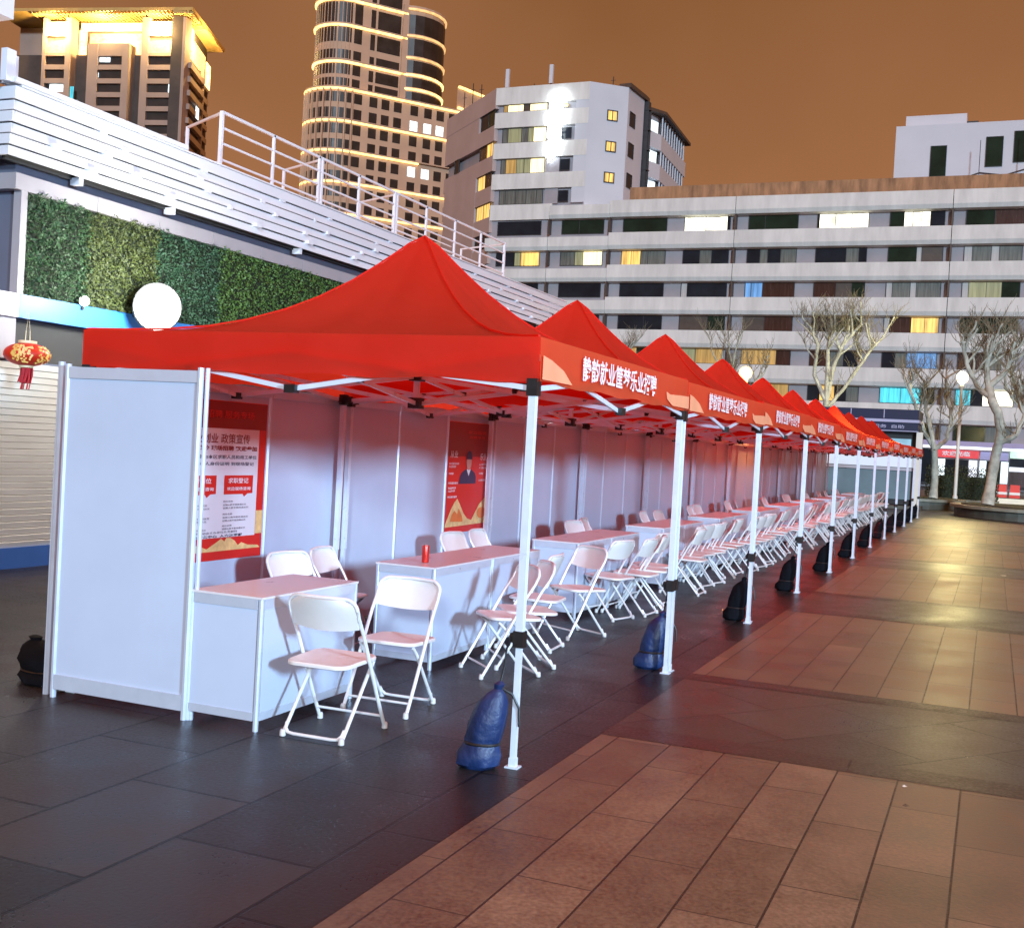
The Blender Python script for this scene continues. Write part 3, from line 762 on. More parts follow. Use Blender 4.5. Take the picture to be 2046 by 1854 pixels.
on_wall([(5.17+0.0,0.79),(5.20,0.86),(5.26,0.90),(5.33,0.86),(5.36,0.92),(5.45,0.84),(5.47,0.78)], 0.017).build('orange_hill', 'poster_orange', Q)
on_wall([(5.84+0.11*math.cos(R(a))+0.08, 0.86+0.06*math.sin(R(a))) for a in range(0,360,24)], 0.017).build('orange_hill', 'poster_orange', Q)

# ================================================================== pavilion on the left
FX = -7.40
pv = thing('pavilion', (-9.5, 11.0, 0), 'low pavilion with planted wall, blue fascia and white slatted overhang, on the left', 'building')
B(-14, 3.35, 0.0, FX-0.06, 18.3, 2.20).build('wall', 'clad_dark', pv)
B(-14, 3.35, 2.20, FX-0.16, 18.3, 2.62).build('wall', 'clad_dark', pv)
B(-14, 3.84, 2.62, FX-0.10, 18.3, 4.45).build('wall', 'clad_dark', pv)
B(FX-0.06, 3.30, 0.0, FX+0.02, 18.3, 0.22).build('plinth', 'plinth_blue', pv)
sh = MB(); z = 0.22
while z < 2.18:                                        # interlocking slats of the roller shutter
    for a, c2 in ((0.0,0.020),(0.020,0.052)):
        pass
    sh.hexa([(FX-0.05,3.30,z),(FX-0.005,3.30,z),(FX-0.005,7.6,z),(FX-0.05,7.6,z),(FX-0.05,3.30,z+0.066),(FX+0.016,3.30,z+0.056),(FX+0.016,7.6,z+0.056),(FX-0.05,7.6,z+0.066)])
    z += 0.070
sh.build('roller_shutter', 'cream_shutter', pv)
B(FX-0.05, 7.62, 0.22, FX+0.01, 18.3, 2.2).build('shop_wall', 'clad', pv)
B(FX-0.05, 3.30, 2.205, FX+0.01, 3.84, 2.64).build('pilaster', 'cornice', pv)
B(FX-0.14, 3.84, 2.205, FX-0.075, 18.3, 2.62).build('recess', 'dark_gap', pv)
B(FX-0.10, 3.84, 2.64, FX+0.05, 18.3, 2.885).build('fascia', 'fascia_blue', pv)
B(FX-0.10, 3.0, 2.64, FX+0.048, 3.835, 2.885).build('fascia', 'clad', pv)
b_ = MB()
for k in range(14):
    y0 = 3.84+k*1.04
    b_.box(FX-0.30, y0+0.004, 3.955, FX+0.06, y0+1.036, 4.12)
b_.box(-14, 3.70, 3.955, FX+0.062, 3.842, 4.12)
b_.build('cornice', 'cornice', pv)
B(FX-0.05, 3.79, 2.885, FX+0.055, 3.875, 3.955).build('corner_trim', 'cornice', pv)
B(-14, 3.83, 2.885, FX-0.06, 3.838, 3.955).build('side_panel', 'clad_dark', pv)
b_ = MB()
for k in range(13):
    y0 = 3.90+k*1.12; b_.box(FX-0.32, y0+0.006, 4.12, FX-0.14, y0+1.114, 4.60)
b_.build('clerestory', 'clad', pv)
# planted wall in four tinted stretches
gw = thing('green_wall', (FX, 7.0, 2.9), 'planted green wall of small leaves above the blue fascia', 'plant wall')
B(FX-0.06, 3.88, 2.888, FX-0.005, 18.2, 3.953).build('backing', 'soil', gw)
rl = random.Random(3)
for y0, y1, mt, dens in ((3.90,4.78,'leaf1',4300),(4.78,5.92,'leaf2',4300),(5.92,7.15,'leaf3',4000),(7.15,11.2,'leaf4',3200),(11.2,18.1,'leaf4',900)):
    b_ = MB(); n = int((y1-y0)*1.07*dens)
    for k in range(n):
        y = rl.uniform(y0-0.03, y1+0.03); z = rl.uniform(2.885, 3.975)
        clump = 0.5+0.5*math.sin(y*13.0+math.sin(z*17))*math.sin(z*15.0+math.sin(y*9)*1.5)
        x = FX+0.0+0.10*clump*rl.random()+0.02
        s = rl.uniform(0.008, 0.020)*(1.3 if rl.random() < 0.2 else 1)
        d1 = Vector((rl.uniform(-.6,.9), rl.uniform(-1,1), rl.uniform(-1,1))).normalized()
        d2 = d1.cross(Vector((rl.uniform(0.3,1), rl.uniform(-.7,.7), rl.uniform(-.7,.7)))).normalized()
        c0 = Vector((x,y,z)); b_.poly([c0-d1*s, c0+d2*s*0.6, c0+d1*s, c0-d2*s*0.6])
    tag(b_.build('foliage', mt, gw), kind='stuff')
# slatted overhang
ov = thing('slatted_overhang', (-7.3, 10.0, 4.2), 'band of white horizontal slats running above the green wall', 'slat screen')
nS = 6
XO = FX+0.10
def louvre(x0, x1, z, h, tilt, y0, y1):
    return MB().hexa([(x0,y0,z),(x0+0.028,y0,z),(x0+0.028,y1-0.06,z),(x0,y1-0.06,z),(x0+tilt,y0,z+h),(x0+0.028+tilt,y0,z+h),(x0+0.028+tilt,y1,z+h),(x0+tilt,y1,z+h)])
hs = [(4.825,0.124,0.0),(4.712,0.100,-0.020),(4.598,0.101,0.006),(4.484,0.100,-0.024),(4.372,0.099,0.0),(4.262,0.094,-0.015)]
for k, (z, h, tl) in enumerate(hs):
    y1 = 19.85-0.26*k
    x0 = XO+0.05-0.012*k
    louvre(x0, 0, z, h, tl, 3.56, y1).build('slat', 'slat', ov)
    MB().hexa([(-14,3.53-0.0,z),(x0+0.028,3.53,z),(x0+0.028,3.558,z),(-14,3.558,z),(-14,3.53-tl,z+h),(x0+0.028+tl,3.53-tl,z+h),(x0+0.028+tl,3.558-tl,z+h),(-14,3.558-tl,z+h)]).build('slat', 'slat', ov)
rb = random.Random(5)
for k in range(nS-1):
    z = hs[k+1][0]+hs[k+1][1]; y = 4.0+rb.random()*1.2
    while y < 18.6:
        B(XO-0.02, y, z-0.012, XO+0.072, y+rb.uniform(0.05,0.13), z+0.034).build('bracket', 'slat', ov); y += rb.uniform(1.25,1.9)
B(FX-0.06, 3.62, 4.24, FX-0.02, 18.5, 4.93).build('backing', 'dark_gap', ov)
B(-14, 3.60, 4.955, XO+0.09, 19.8, 4.975).build('deck', 'slat', ov)
B(-14, 3.62, 4.30, FX-0.10, 19.0, 4.945).build('roof', 'clad', ov)
for y in (4.55, 6.1, 8.9): B(FX-0.04,y,4.18,FX+0.09,y+0.06,4.262).build('hanger', 'slat', ov)
B(FX-0.02, 3.50, 4.978, XO+0.11, 6.2, 5.03).build('raised_kerb', 'slat', ov)
# railing on the roof
ra = thing('roof_railing', (-7.38, 10.0, 4.97), 'white tubular railing along the edge of the slatted roof', 'railing')
RX = -7.38
Ys = [7.06+1.17*k for k in range(9)]
for k, y in enumerate(Ys):
    MB().bar((RX,y,4.97),(RX,y,5.71),0.044 if k in (0,4,8) else 0.034).build('post', 'slat', ra)
    if k in (2, 4): MB().bar((RX,y+0.085,4.97),(RX,y+0.085,5.71),0.038).build('post', 'slat', ra)
for q, z in enumerate((5.70,5.50,5.30,5.09)):
    MB().bar((RX,Ys[0],z),(RX,Ys[-1],z),0.034 if q == 0 else 0.026).build('rail', 'slat', ra)
for y, x2 in ((Ys[0],-8.33),(Ys[2]+0.085,-8.4),(Ys[4]+0.085,-8.4),(Ys[8],-8.6)):
    MB().bar((RX,y,5.69),(x2,y+0.5,5.69),0.028).build('return_rail', 'slat', ra)
    MB().bar((RX,y,5.06),(x2,y+0.5,5.06),0.024).build('return_rail', 'slat', ra)
    MB().bar((x2,y+0.5,4.97),(x2,y+0.5,5.70),0.034).build('post', 'slat', ra)
MB().bar((-8.6,Ys[8],5.65),(-8.6,Ys[6],5.65),0.022).build('return_rail', 'slat', ra)
MB().bar((-8.6,Ys[8],5.35),(-8.6,Ys[5],5.35),0.022).build('return_rail', 'slat', ra)
# roof-top structure at the extreme left and the drum-shaped plant room
rs = thing('rooftop_cabin', (-8.2, 3.3, 4.97), 'white framed rooftop cabin with blue glass at the left edge', 'cabin')
B(-9.4, 2.4, 4.98, -7.34, 3.40, 6.1).build('glass', 'clad_dark', rs)
B(-7.33, 3.43, 4.98, -7.25, 3.55, 5.30).build('post', 'slat', rs)
B(-7.33, 3.585, 4.98, -7.29, 3.62, 5.27).build('post', 'slat', rs)
B(-9.5, 2.3, 5.60, -7.26, 3.50, 6.2).build('roof_edge', 'slat', rs)
dr = thing('plant_drum', (-20, 16, 5.0), 'grey drum-shaped roof structure behind the slatted overhang', 'roof structure')
MB().lathe([(2.6,0),(2.6,3.58)], 48, (-20,16,5.1)).build('drum_wall', 'drum', dr, True)
MB().lathe([(2.61,3.58),(2.62,3.62),(2.5,3.63)], 48, (-20,16,5.1)).build('drum_rim', 'dark_gap', dr, True)
B(-22,13,0,-18,19,5.1).build('drum_base', 'clad', dr)
# lantern
ln = thing('paper_lantern', (-6.95, 3.58, 2.235), 'red and gold oval lantern with tassel hanging at the left edge', 'lantern')
prof = [(0.07*1.0,-0.105)]+[(0.225*math.sin(R(a)), -0.118*math.cos(R(a))) for a in range(20,161,10)]+[(0.07,0.112)]
lb = local(MB().lathe(prof, 32), 'lantern_body', 'lantern', ln, True)
gp = MB(); rg = random.Random(9)
for k in range(170):
    a = rg.uniform(-85, 40); zz = rg.uniform(-0.085,0.085)
    if abs((a+22)) < 7: continue
    rr = 0.229*math.sqrt(max(0.01,1-(zz/0.121)**2)); s = rg.uniform(0.008,0.017)
    n_ = Vector((math.cos(R(a)), math.sin(R(a)), zz*2)).normalized(); u = Vector((-math.sin(R(a)), math.cos(R(a)),0)); w = n_.cross(u)
    c0 = Vector((rr*math.cos(R(a)), rr*math.sin(R(a)), zz))
    gp.poly([c0+u*s*math.cos(t)+w*s*math.sin(t) for t in (0,1.2,2.5,3.8,5.0)])
local(gp, 'gold_pattern', 'lantern_gold', lb)
local(MB().lathe([(0.085,0.110),(0.09,0.115),(0.09,0.138),(0.08,0.14)], 24), 'top_ring', 'ivory', ln, True)
local(MB().lathe([(0.06,-0.135),(0.07,-0.13),(0.07,-0.112),(0.06,-0.108)], 24), 'bottom_ring', 'ivory', ln, True)
ts = MB()
for k in range(40):
    a = rg.uniform(0,2*PI); r_ = 0.062*math.sqrt(rg.random()); L = rg.uniform(0.13,0.165) if k > 5 else 0.22
    x_, y_ = r_*math.cos(a), r_*math.sin(a); ts.tube([(x_,y_,-0.13),(x_*1.05+0.004,y_*1.05-0.006,-0.13-L*0.5),(x_*1.1,y_*1.1-0.028,-0.13-L)], 0.006, 5)
local(ts, 'tassel', 'tassel', ln)
local(MB().tube([(0,-0.03,0.13),(0,-0.025,0.24)],0.004,6).tube([(0,0.03,0.13),(0,0.025,0.24)],0.004,6).tube([(0,-0.025,0.24),(0,0,0.42),(0,0.025,0.24)],0.002,6), 'hanging_wire', 'ivory', ln)
# floodlights
def floodlight(loc, r, label, power, colr, glow):
    t = thing('floodlight', loc, label, 'floodlight')
    d = Vector((0.80, -0.58, -0.12)).normalized(); rot = d.to_track_quat('Z','Y').to_matrix()
    def T(b): b.v = [tuple(rot @ Vector(v)) for v in b.v]; return b
    local(T(MB().lathe([(r*0.35,-r*0.75),(r*0.8,-r*0.45),(r*1.06,-0.02),(r*1.06,0.012),(r,0.014)], 28)), 'housing', 'black', t, True)
    local(T(MB().lathe([(r*1.0,0.016),(r*0.94,r*0.10),(r*0.75,r*0.20),(r*0.35,r*0.27),(0.01,r*0.29)], 28)), 'lens', glow, t, True)
    local(MB().bar((-0.02,0,0),(FX+0.05-loc[0],0,-0.10),0.03), 'arm', 'black', t)
    ld = bpy.data.lights.new('floodlight_beam', 'POINT'); ld.energy = power; ld.color = colr; ld.shadow_soft_size = r*0.8
    lo = bpy.data.objects.new('floodlight_beam', ld); col.objects.link(lo); lo.parent = t; lo.location = d*(r*0.7+0.75)+Vector((0,0,0.25))
    return t
floodlight((-7.0, 5.55, 2.97), 0.27, 'dazzling white floodlight over the roof of the nearest tent', 260, (1.0,1.0,0.92), 'flood_glow')
floodlight((-7.32, 4.72, 2.93), 0.055, 'small bright spotlight on the blue fascia, left of the large floodlight', 1.6, (1.0,1.0,0.9), 'flood_glow')

# ================================================================== facade helper
class Face:
    """vertical wall line through plan points; s = metres along it, d = metres out of the wall, to the viewer's side"""
    def __init__(f, pts, flip=False):
        f.p = [Vector((*p,0)) for p in pts]; f.L = [0]
        for a, b in zip(f.p[:-1], f.p[1:]): f.L.append(f.L[-1]+(b-a).length)
        f.flip = -1 if flip else 1
        f.nseg = []
        for a, b in zip(f.p[:-1], f.p[1:]):
            d = (b-a).normalized(); f.nseg.append(Vector((d.y,-d.x,0))*f.flip)
        f.nv = [f.nseg[0]]
        for i in range(1, len(f.p)-1):
            n = (f.nseg[i-1]+f.nseg[i]).normalized(); f.nv.append(n/max(0.3, n.dot(f.nseg[i])))
        f.nv.append(f.nseg[-1])
    def at(f, s, d, z):
        i = 0
        while i < len(f.p)-2 and s > f.L[i+1]: i += 1
        t = (s-f.L[i])/(f.L[i+1]-f.L[i])
        n = f.nv[i].lerp(f.nv[i+1], min(1,max(0,t)))
        q = f.p[i].lerp(f.p[i+1], t)+n*d
        return (q.x, q.y, z)
    def stops(f, s0, s1): return [s0]+[l for l in f.L if s0+0.01 < l < s1-0.01]+[s1]
    def slab(f, b, s0, s1, z0, z1, d0, d1):
        st = f.stops(s0, s1)
        n = len(b.v); k = len(st)
        for s in st: b.v += [f.at(s,d0,z0), f.at(s,d1,z0), f.at(s,d1,z1), f.at(s,d0,z1)]
        for i in range(k-1):
            for j in range(4):
                a = n+i*4+j; c = n+i*4+(j+1)%4; b.f.append((a, c, c+4, a+4) if f.flip > 0 else (a, a+4, c+4, c))
        b.f.append((n+3,n+2,n+1,n)); e = n+(k-1)*4; b.f.append((e,e+1,e+2,e+3))
        return b
def window(f, par, s0, s1, z0, z1, segs, d=0.0, frame='frame_dark', mull=0.05, label=None):
    """segs: (fraction, material) left to right; frame is the part, each pane a sub-part"""
    fr = MB(); w = mull
    f.slab(fr, s0, s1, z0, z0+w, d-0.02, d+0.05); f.slab(fr, s0, s1, z1-w, z1, d-0.02, d+0.05)
    f.slab(fr, s0, s0+w, z0+w, z1-w, d-0.02, d+0.05); f.slab(fr, s1-w, s1, z0+w, z1-w, d-0.02, d+0.05)
    tot = sum(q[0] for q in segs); x = s0+w; span = (s1-s0-2*w); spans = []
    for i, (fr_, mt) in enumerate(segs):
        x2 = x+span*fr_/tot; spans.append((x, x2, mt)); 
        if i < len(segs)-1: f.slab(fr, x2-w*0.4, x2+w*0.4, z0+w, z1-w, d-0.01, d+0.04)
        x = x2
    o = fr.build('window', frame, par)
    if label: o['label'] = label
    for a, c, mt in spans:
        f.slab(MB(), a, c, z0+w, z1-w, d-0.05, d+0.0).build('pane', mt, o)
    return o

# ================================================================== the long banded hotel
G, GG, GR, C_, CW = 'glass', 'glass_green', 'glass_red', 'curtain', 'curtain_w'
LW, LY, LH, LD, LG, LB, LC = 'lit_white','lit_yellow','lit_hot','lit_dim','lit_green','lit_blue','lit_cyan'
HB = thing('banded_building', (-16, 100.5, 0), 'long white building with horizontal window bands behind the tents and bare trees', 'building')
f1 = Face([(-46.0,100.0),(9.0,100.0)])
X0 = -46.0
bk = MB(); bk.box(-46, 100.25, 0, 9, 112, 25.0); bk.build('wall', 'hotel_wall', HB)
FL = 3.06
ztop = [25.32-FL*k for k in range(8)]
for k, zt in enumerate(ztop):
    segsx = [-46.0,-39.25,-33.02,-20.95,-2.35,9.0]
    if k == 0: segsx = [-39.25,-33.02,-20.95,-2.35,9.0]
    b = MB()
    for a, c in zip(segsx[:-1], segsx[1:]):
        st = 0.12 if a < -33.5 else 0.0
        za = zt-1.50-(0.05 if k < 7 else -0.3)
        # moulded band: chamfered lower edge
        b.hexa([(a+0.03,99.55+st,za),(c-0.03,99.55+st,za),(c-0.03,100.3,za-0.10),(a+0.03,100.3,za-0.10),(a+0.03,99.38+st,za+0.35),(c-0.03,99.38+st,za+0.35),(c-0.03,100.3,za+0.35),(a+0.03,100.3,za+0.35)])
        b.box(a+0.03, 99.38+st, za+0.351, c-0.03, 100.3, zt-(0.30 if a < -33.5 else 0))
    b.build('spandrel_band', 'hotel', HB)
    pp = MB()
    for x in (-39.25,-33.02,-20.95,-2.35): pp.box(x-0.07, 99.50, zt-3.0, x+0.07, 100.25, zt-1.6)
    pp.build('downpipe', 'brown', HB)
bays = [(-44.95,-40.25),(-38.1,-33.75),(-31.85,-27.5),(-25.85,-21.5),(-19.85,-15.35),(-13.7,-9.25),(-7.5,-2.95),(-1.3,3.3),(5.0,9.0)]
rowsW = {
 0: [[(1,G)],[(1,GG),(1.4,GG)],[(1,GG)],[(1,LW),(1,LW),(.12,G)],[(.5,GG),(1,GG)],[(.1,G),(1,LW),(1,LW),(1,LW)],[(.8,GG),(.5,LW),(.5,LW),(.5,LW),(.8,G)],[(1,GG),(1,GR)],[(1,G)]],
 1: [[(.9,G),(.3,LG),(.9,LY)],[(.7,C_),(.4,LG),(.9,LH)],[(.5,LY),(.5,LY),(.4,C_),(.9,C_)],[(.7,G),(.5,C_),(.7,G)],[(.5,G),(.3,C_),(.5,G),(.6,C_)],[(1.2,G),(.5,C_),(.3,G)],[(1.1,GG),(.2,CW),(.8,'brown')],[(.25,CW),(.6,C_),(.25,CW),(.7,C_)],[(1,G)]],
 2: [[(1,G)],[(1,G)],[(1,G)],[(.15,CW),(1,G)],[(.2,LB),(.4,LB),(1.1,GR)],[(.7,GR),(.5,'brown'),(.4,GG)],[(.2,CW),(.6,C_),(.2,CW),(.8,C_)],[(.25,CW),(.7,LG),(.6,LG),(.7,GG)],[(1,G)]],
 3: [[(1,G)],[(1,GR),(.6,G)],[(1,G),(.7,G)],[(1,'brown'),(.6,GG)],[(.6,'brown'),(.8,GR)],[(.8,G),(.4,GG),(.8,GG)],[(.2,CW),(.8,GR),(.5,LY),(.5,LY)],[(1,GG),(.6,GG)],[(1,G)]],
 4: [[(1,G)],[(1,G)],[(.8,LD),(.9,GG)],[(.6,LG),(.9,LD)],[(1,LD),(.4,GR)],[(.5,GR),(.5,C_),(.5,G)],[(.4,G),(.35,C_),(.55,LB),(.35,LB)],[(1,GR),(.6,C_),(.5,CW)],[(1,G)]],  # amber glow at the fourth bay stands in for street lamp light
 5: [[(1,G)],[(1,G)],[(1,G)],[(1,LG),(.6,G)],[(.5,C_),(.8,LD)],[(.4,G),(.5,LY),(.4,G),(.4,C_)],[(1,LC),(1,LC),(.6,'glass_green')],[(.5,LC),(.4,G),(1,LW)],[(1,LC)]],
 6: [[(1,G)],[(1,G)],[(1,G)],[(1,G)],[(1,G)],[(1,G)],[(.8,GG),(.2,CW),(1,GG)],[(1,GG),(.8,C_)],[(1,G)]],
}
for k, rw in rowsW.items():
    zt = ztop[k]; z1 = zt-1.62; z0 = zt-FL+0.06
    for (a, c), sg in zip(bays, rw):
        window(f1, HB, a-X0, c-X0, z0, z1, sg, d=-0.20)
# rusty roof parapet, set back
pr = MB(); pr.box(-31.6, 101.0, 25.3, 9, 101.15, 26.85); pr.build('parapet_screen', 'rust', HB)
# shops at the foot
B(-30, 98.2, 3.55, 9.0, 99.3, 3.95).build('shop_canopy', 'purple', HB)
B(-30, 98.25, 3.30, 9.0, 98.6, 3.53).build('light_strip', 'shop_white', HB)
for a, c, z0, z1, mt, nm in ((-14,-6,0.4,3.2,'lit_cold','shop_window'),(-5.9,-2.6,0.4,3.2,'glass','shop_window'),(-2.5,0.9,2.55,3.20,'shop_red','shop_sign'),(-2.45,-1.75,0.5,2.4,'lit_cold','shop_window'),(-1.7,0.1,0.5,2.4,'glass','shop_window'),(0.15,0.8,0.5,2.4,'shop_white','shop_window'),
                         (1.0,3.2,2.5,3.20,'purple','shop_sign'),(1.0,1.5,0.6,2.4,'lit_cold','shop_window'),(1.55,2.6,0.6,2.4,'glass','shop_window'),(2.65,3.2,0.6,2.4,'lit_cold','shop_window'),
                         (3.3,6.8,2.75,3.3,'shop_green','shop_sign'),(3.3,6.8,2.05,2.7,'glass','shop_window'),(3.3,6.8,1.65,2.0,'shop_white','shop_window'),(3.3,6.8,0.4,1.6,'glass_red','shop_window')):
    B(a, 98.9, z0, c, 99.25, z1).build(nm, mt, HB)
put_text('欢迎光临', 2.2, 0.42, (-0.9, 98.86, 2.9), (1,0,0), (0,0,1), 0.02).build('shop_lettering', 'white_print', HB)

# ================================================================== polygonal tower block with the lit sign
MT = thing('polygonal_block', (-40, 104, 0), 'white eight-storey block with angled faces and a glowing vertical sign', 'building')
C = [(-55.7,109.1),(-45.8,100.0),(-35.9,100.0),(-32.8,102.6),(-32.45,106.8),(-32.45,118),(-55.7,122)]
low = C[:2]+[(-45.8,100.3),(-35.9,100.3)]+C[3:]
inset = [(-55.3,109.3),(-45.6,100.35),(-36.0,100.35),(-33.0,102.8),(-32.7,106.8),(-32.7,118),(-55.3,121.6)]
MB().prism(inset, 0, 36.4).build('wall', 'hotel_wall', MT)
fl = Face([C[0], C[1]]); ff = Face([C[1], C[2]]); fr1 = Face([C[2], C[3]]); fr2 = Face([C[3], C[4], C[5]])
# front face bands (z of band tops continue the storeys)
tops = [37.0]+[25.32+FL*k for k in (3,2,1)]
fb = MB()
ff.slab(fb, 0, 9.9, 35.30, 37.0, -0.4, 0.02)
for k in (3,2,1,0):
    zt = 25.32+FL*k; ff.slab(fb, 0, 9.9 if k else 6.6, zt-1.50, zt+0.02, -0.4, 0.02)
fb.build('spandrel_band', 'hotel', MT)
fb = MB(); ff.slab(fb, 8.55, 9.9, 25.4, 35.3, -0.4, 0.0); fr1.slab(fb, 0, fr1.L[-1], 24.8, 37.0, -0.4, 0.0); fr2.slab(fb, 0, 4.2, 24.8, 37.0, -0.4, 0.0)
fb.build('blank_wall', 'render_white', MT)
for k in (0,1,2,3):
    z0 = 25.32+FL*k+0.04; z1 = z0+1.46
    if k == 3: z0 += 0.0; z1 = 35.28
    sg = [[(.4,C_),(.7,C_),(.7,C_),(.7,C_),(.4,C_)], [(.3,C_),(.7,LD),(.5,LG),(.4,LG),(.9,LH)], [(.4,C_),(1,LG),(.5,C_),(.4,LG),(.9,LH)], [(.3,LD),(1.2,LH),(.5,'brown'),(1.3,LH)]][k]
    window(ff, MT, 0.85, 5.55, z0, z1, sg, d=-0.15)
    window(ff, MT, 7.15 if k < 3 else 7.2, 8.2 if k < 3 else 7.75, z0+0.15, z1-0.2, [(1, G if k < 3 else LY)], d=-0.15)
    pl = ff.slab(MB(), 5.7, 7.1, z0, z1, -0.3, -0.12); pl.build('infill_panel', 'hotel_wall', MT)
for zc in (33.6, 30.6, 27.6):
    window(fr1, MT, 1.9, 3.0, zc-0.1, zc+0.95, [(1,LY),(1,LY)], d=0.03, mull=0.10)
    window(fr2, MT, 0.5, 1.9, zc-0.15, zc+1.25, [(1,G)], d=0.03, mull=0.06)
# left face
fb = MB()
fl2 = Face([C[0], C[1]]); Lf = fl2.L[-1]
def FLs(u): return Lf-u                                 # u measured from the front corner
fl2.slab(fb, 0, Lf, 35.0, 37.0, -0.4, 0.02)
for zt, w in ((33.35, Lf),(30.35,Lf),(27.3,Lf),(24.2,Lf),(21.1,Lf),(18.0,Lf)): fl2.slab(fb, Lf-w, Lf, zt-1.55, zt, -0.4, 0.02)
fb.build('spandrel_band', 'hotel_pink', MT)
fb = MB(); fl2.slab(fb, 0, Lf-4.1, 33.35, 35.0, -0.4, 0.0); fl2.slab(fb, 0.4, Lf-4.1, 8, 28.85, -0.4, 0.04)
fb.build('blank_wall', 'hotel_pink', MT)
for z0, z1, sg in ((33.36,34.98,[(1,G),(.8,GG)]),(30.36,31.75,[(1,GR),(.9,LY)]),(27.31,28.75,[(1,LY),(.9,GR)]),(24.21,25.7,[(1,LY),(1,LY)]),(21.11,22.6,[(1,G)])):
    window(fl2, MT, Lf-3.75, Lf-0.25, z0, z1, sg, d=-0.12)
window(fl2, MT, Lf-10.3, Lf-9.0, 30.36, 31.8, [(1,G)], d=0.05)
# roof edge, pipes and antennas
fb = MB(); fr2.slab(fb, -0.1, 5.2, 37.0, 37.4, -1.0, 0.25); fb.build('roof_edge', 'brown', MT)
fb = MB().box(-32.6,107.0,24.5,-32.0,107.7,36.9).box(-32.1,107.3,24.5,-31.85,107.5,36.0)
for z in range(26,37,2): fb.box(-32.62,106.95,z,-31.83,107.72,z+0.1)
fb.build('duct', 'frame_dark', MT)
# rear stair wing with lit landings
RW = thing('stair_wing', (-29.5, 118, 0), 'rear stair wing with cold lit landings, right of the polygonal block', 'building')
fwa = Face([(-32.75,108.0),(-31.75,111.2)]); fwb = Face([(-31.75,111.2),(-32.2,123.0)])
MB().prism([(-33.2,108.3),(-32.3,111.4),(-32.8,122.8),(-37,122.8),(-37,108.3)], 0, 36.6).build('wall', 'hotel_wall', RW)
fb = MB()
for z0, z1 in ((22.0,25.3),(26.8,28.4),(29.9,31.5),(33.0,34.6)):
    fwa.slab(fb, 0, fwa.L[-1], z0, z1, -0.6, 0.0); fwb.slab(fb, 0, fwb.L[-1], z0, z1, -0.6, 0.0)
fb.build('parapet', 'render_white', RW)
MB().prism([(-33.2,107.6),(-31.3,111.1),(-31.8,123.4),(-37,123.4)], 36.65, 36.95).build('roof', 'brown', RW)
for z0 in (25.3, 28.4, 31.5, 34.6):
    fwa.slab(MB(), 0.1, fwa.L[-1]-0.2, z0+0.1, z0+1.3, -0.40, -0.36).build('landing_light', 'lit_cold', RW)
    w_ = MB(); sq = 0.4
    while sq < 11.5:
        fwb.slab(w_, sq, sq+0.14, z0, z0+(1.5 if z0 < 34 else 2.0), -0.15, -0.02); sq += 1.15
    w_.build('mullion', 'render_white', RW)
    fwb.slab(MB(), 0.1, 11.7, z0+0.02, z0+1.46, -0.38, -0.33).build('glazing', 'glass' if z0 > 26 else 'lit_cold', RW)
for k, (x, z) in enumerate(((-45.55,37.0),(-40.8,37.1))):
    a = thing('roof_antenna', (x, 102, z), ('slim white panel antenna on the left corner of the block roof','slim white panel antenna on the block roof just above the glowing sign')[k], 'antenna', 'panel antennas on the block roof')
    local(MB().bar((0,0,-0.6),(0,0,0.75),0.12), 'mast', 'frame_dark', a); local(B(-0.17,-0.16,0.65,0.20,0.12,2.5), 'antenna_panel', 'render_white', a)
for k, (x, y, h) in enumerate(((-51.5,106.5,2.9),(-53.2,108,2.5),(-49.8,105,2.2),(-43,103,1.2),(-34.6,103,1.3))):
    a = MB().bar((x,y,36.8),(x,y,37+h),0.07).bar((x-0.25,y,36.9+h*0.8),(x+0.25,y,36.9+h*0.8),0.04).build('aerial', 'frame_dark', MT)
# the sign: four glowing characters
SG = thing('vertical_sign', (-39.2, 99.7, 33), 'glowing white vertical sign of four characters on the block front', 'sign')
for k, (z, w, h, ch) in enumerate(((35.15,1.45,1.9,'申'),(33.35,1.6,1.7,'丽'),(31.65,1.7,1.75,'宾'),(29.95,1.45,1.7,'馆'))):
    put_text(ch, w, h, (-39.05-0.10*k, 99.55, z), (1,0,0), (0,0,1), 0.13).build('glowing_character', 'sign_white', SG)
ld = bpy.data.lights.new('sign_light', 'AREA'); ld.shape = 'RECTANGLE'; ld.size = 1.6; ld.size_y = 7.5; ld.energy = 900; ld.color = (0.9,1,1)
lo = bpy.data.objects.new('sign_light', ld); col.objects.link(lo); lo.parent = SG; lo.location = (0, -1.2, -0.5); lo.rotation_euler = (R(-90), 0, 0)

# ================================================================== white building at the right edge
RB = thing('white_annex', (0, 108, 0), 'plain white block with three dark windows rising at the right edge', 'building')
B(-7.95, 106, 10, 12, 118, 32.75).build('wall', 'render_white', RB)
B(-7.3, 108, 32.75, -2.0, 116, 34.2).build('roof_house', 'render_white', RB)
B(-2.0, 108.5, 32.75, -1.0, 115, 33.6).build('roof_house', 'frame_dark', RB)
fr_ = Face([(-8,106),(12,106)])
for a, c, z0, z1 in ((4.5+8-9.3, 4.5+8-7.95, 28.0, 30.8),(11.8-8+4.05,11.8-8+5.45, 28.7, 31.4),(10.15,11.75,29.0,31.8)):
    window(fr_, RB, a-0.05, c, z0, z1, [(1,GG)], d=0.03, mull=0.05)
MB().tube([(-3,105.9,27.4),(-0.6,105.9,28.2),(1.5,105.9,27.9),(5,105.9,28.9),(9,105.9,28.2)],0.06,6).build('cable', 'frame_dark', RB)
MB().bar((-0.6,104,26),(-0.6,104,30.6),0.06).bar((3.3,104,26),(3.3,104,31.6),0.06).build('aerial', 'frame_dark', RB)

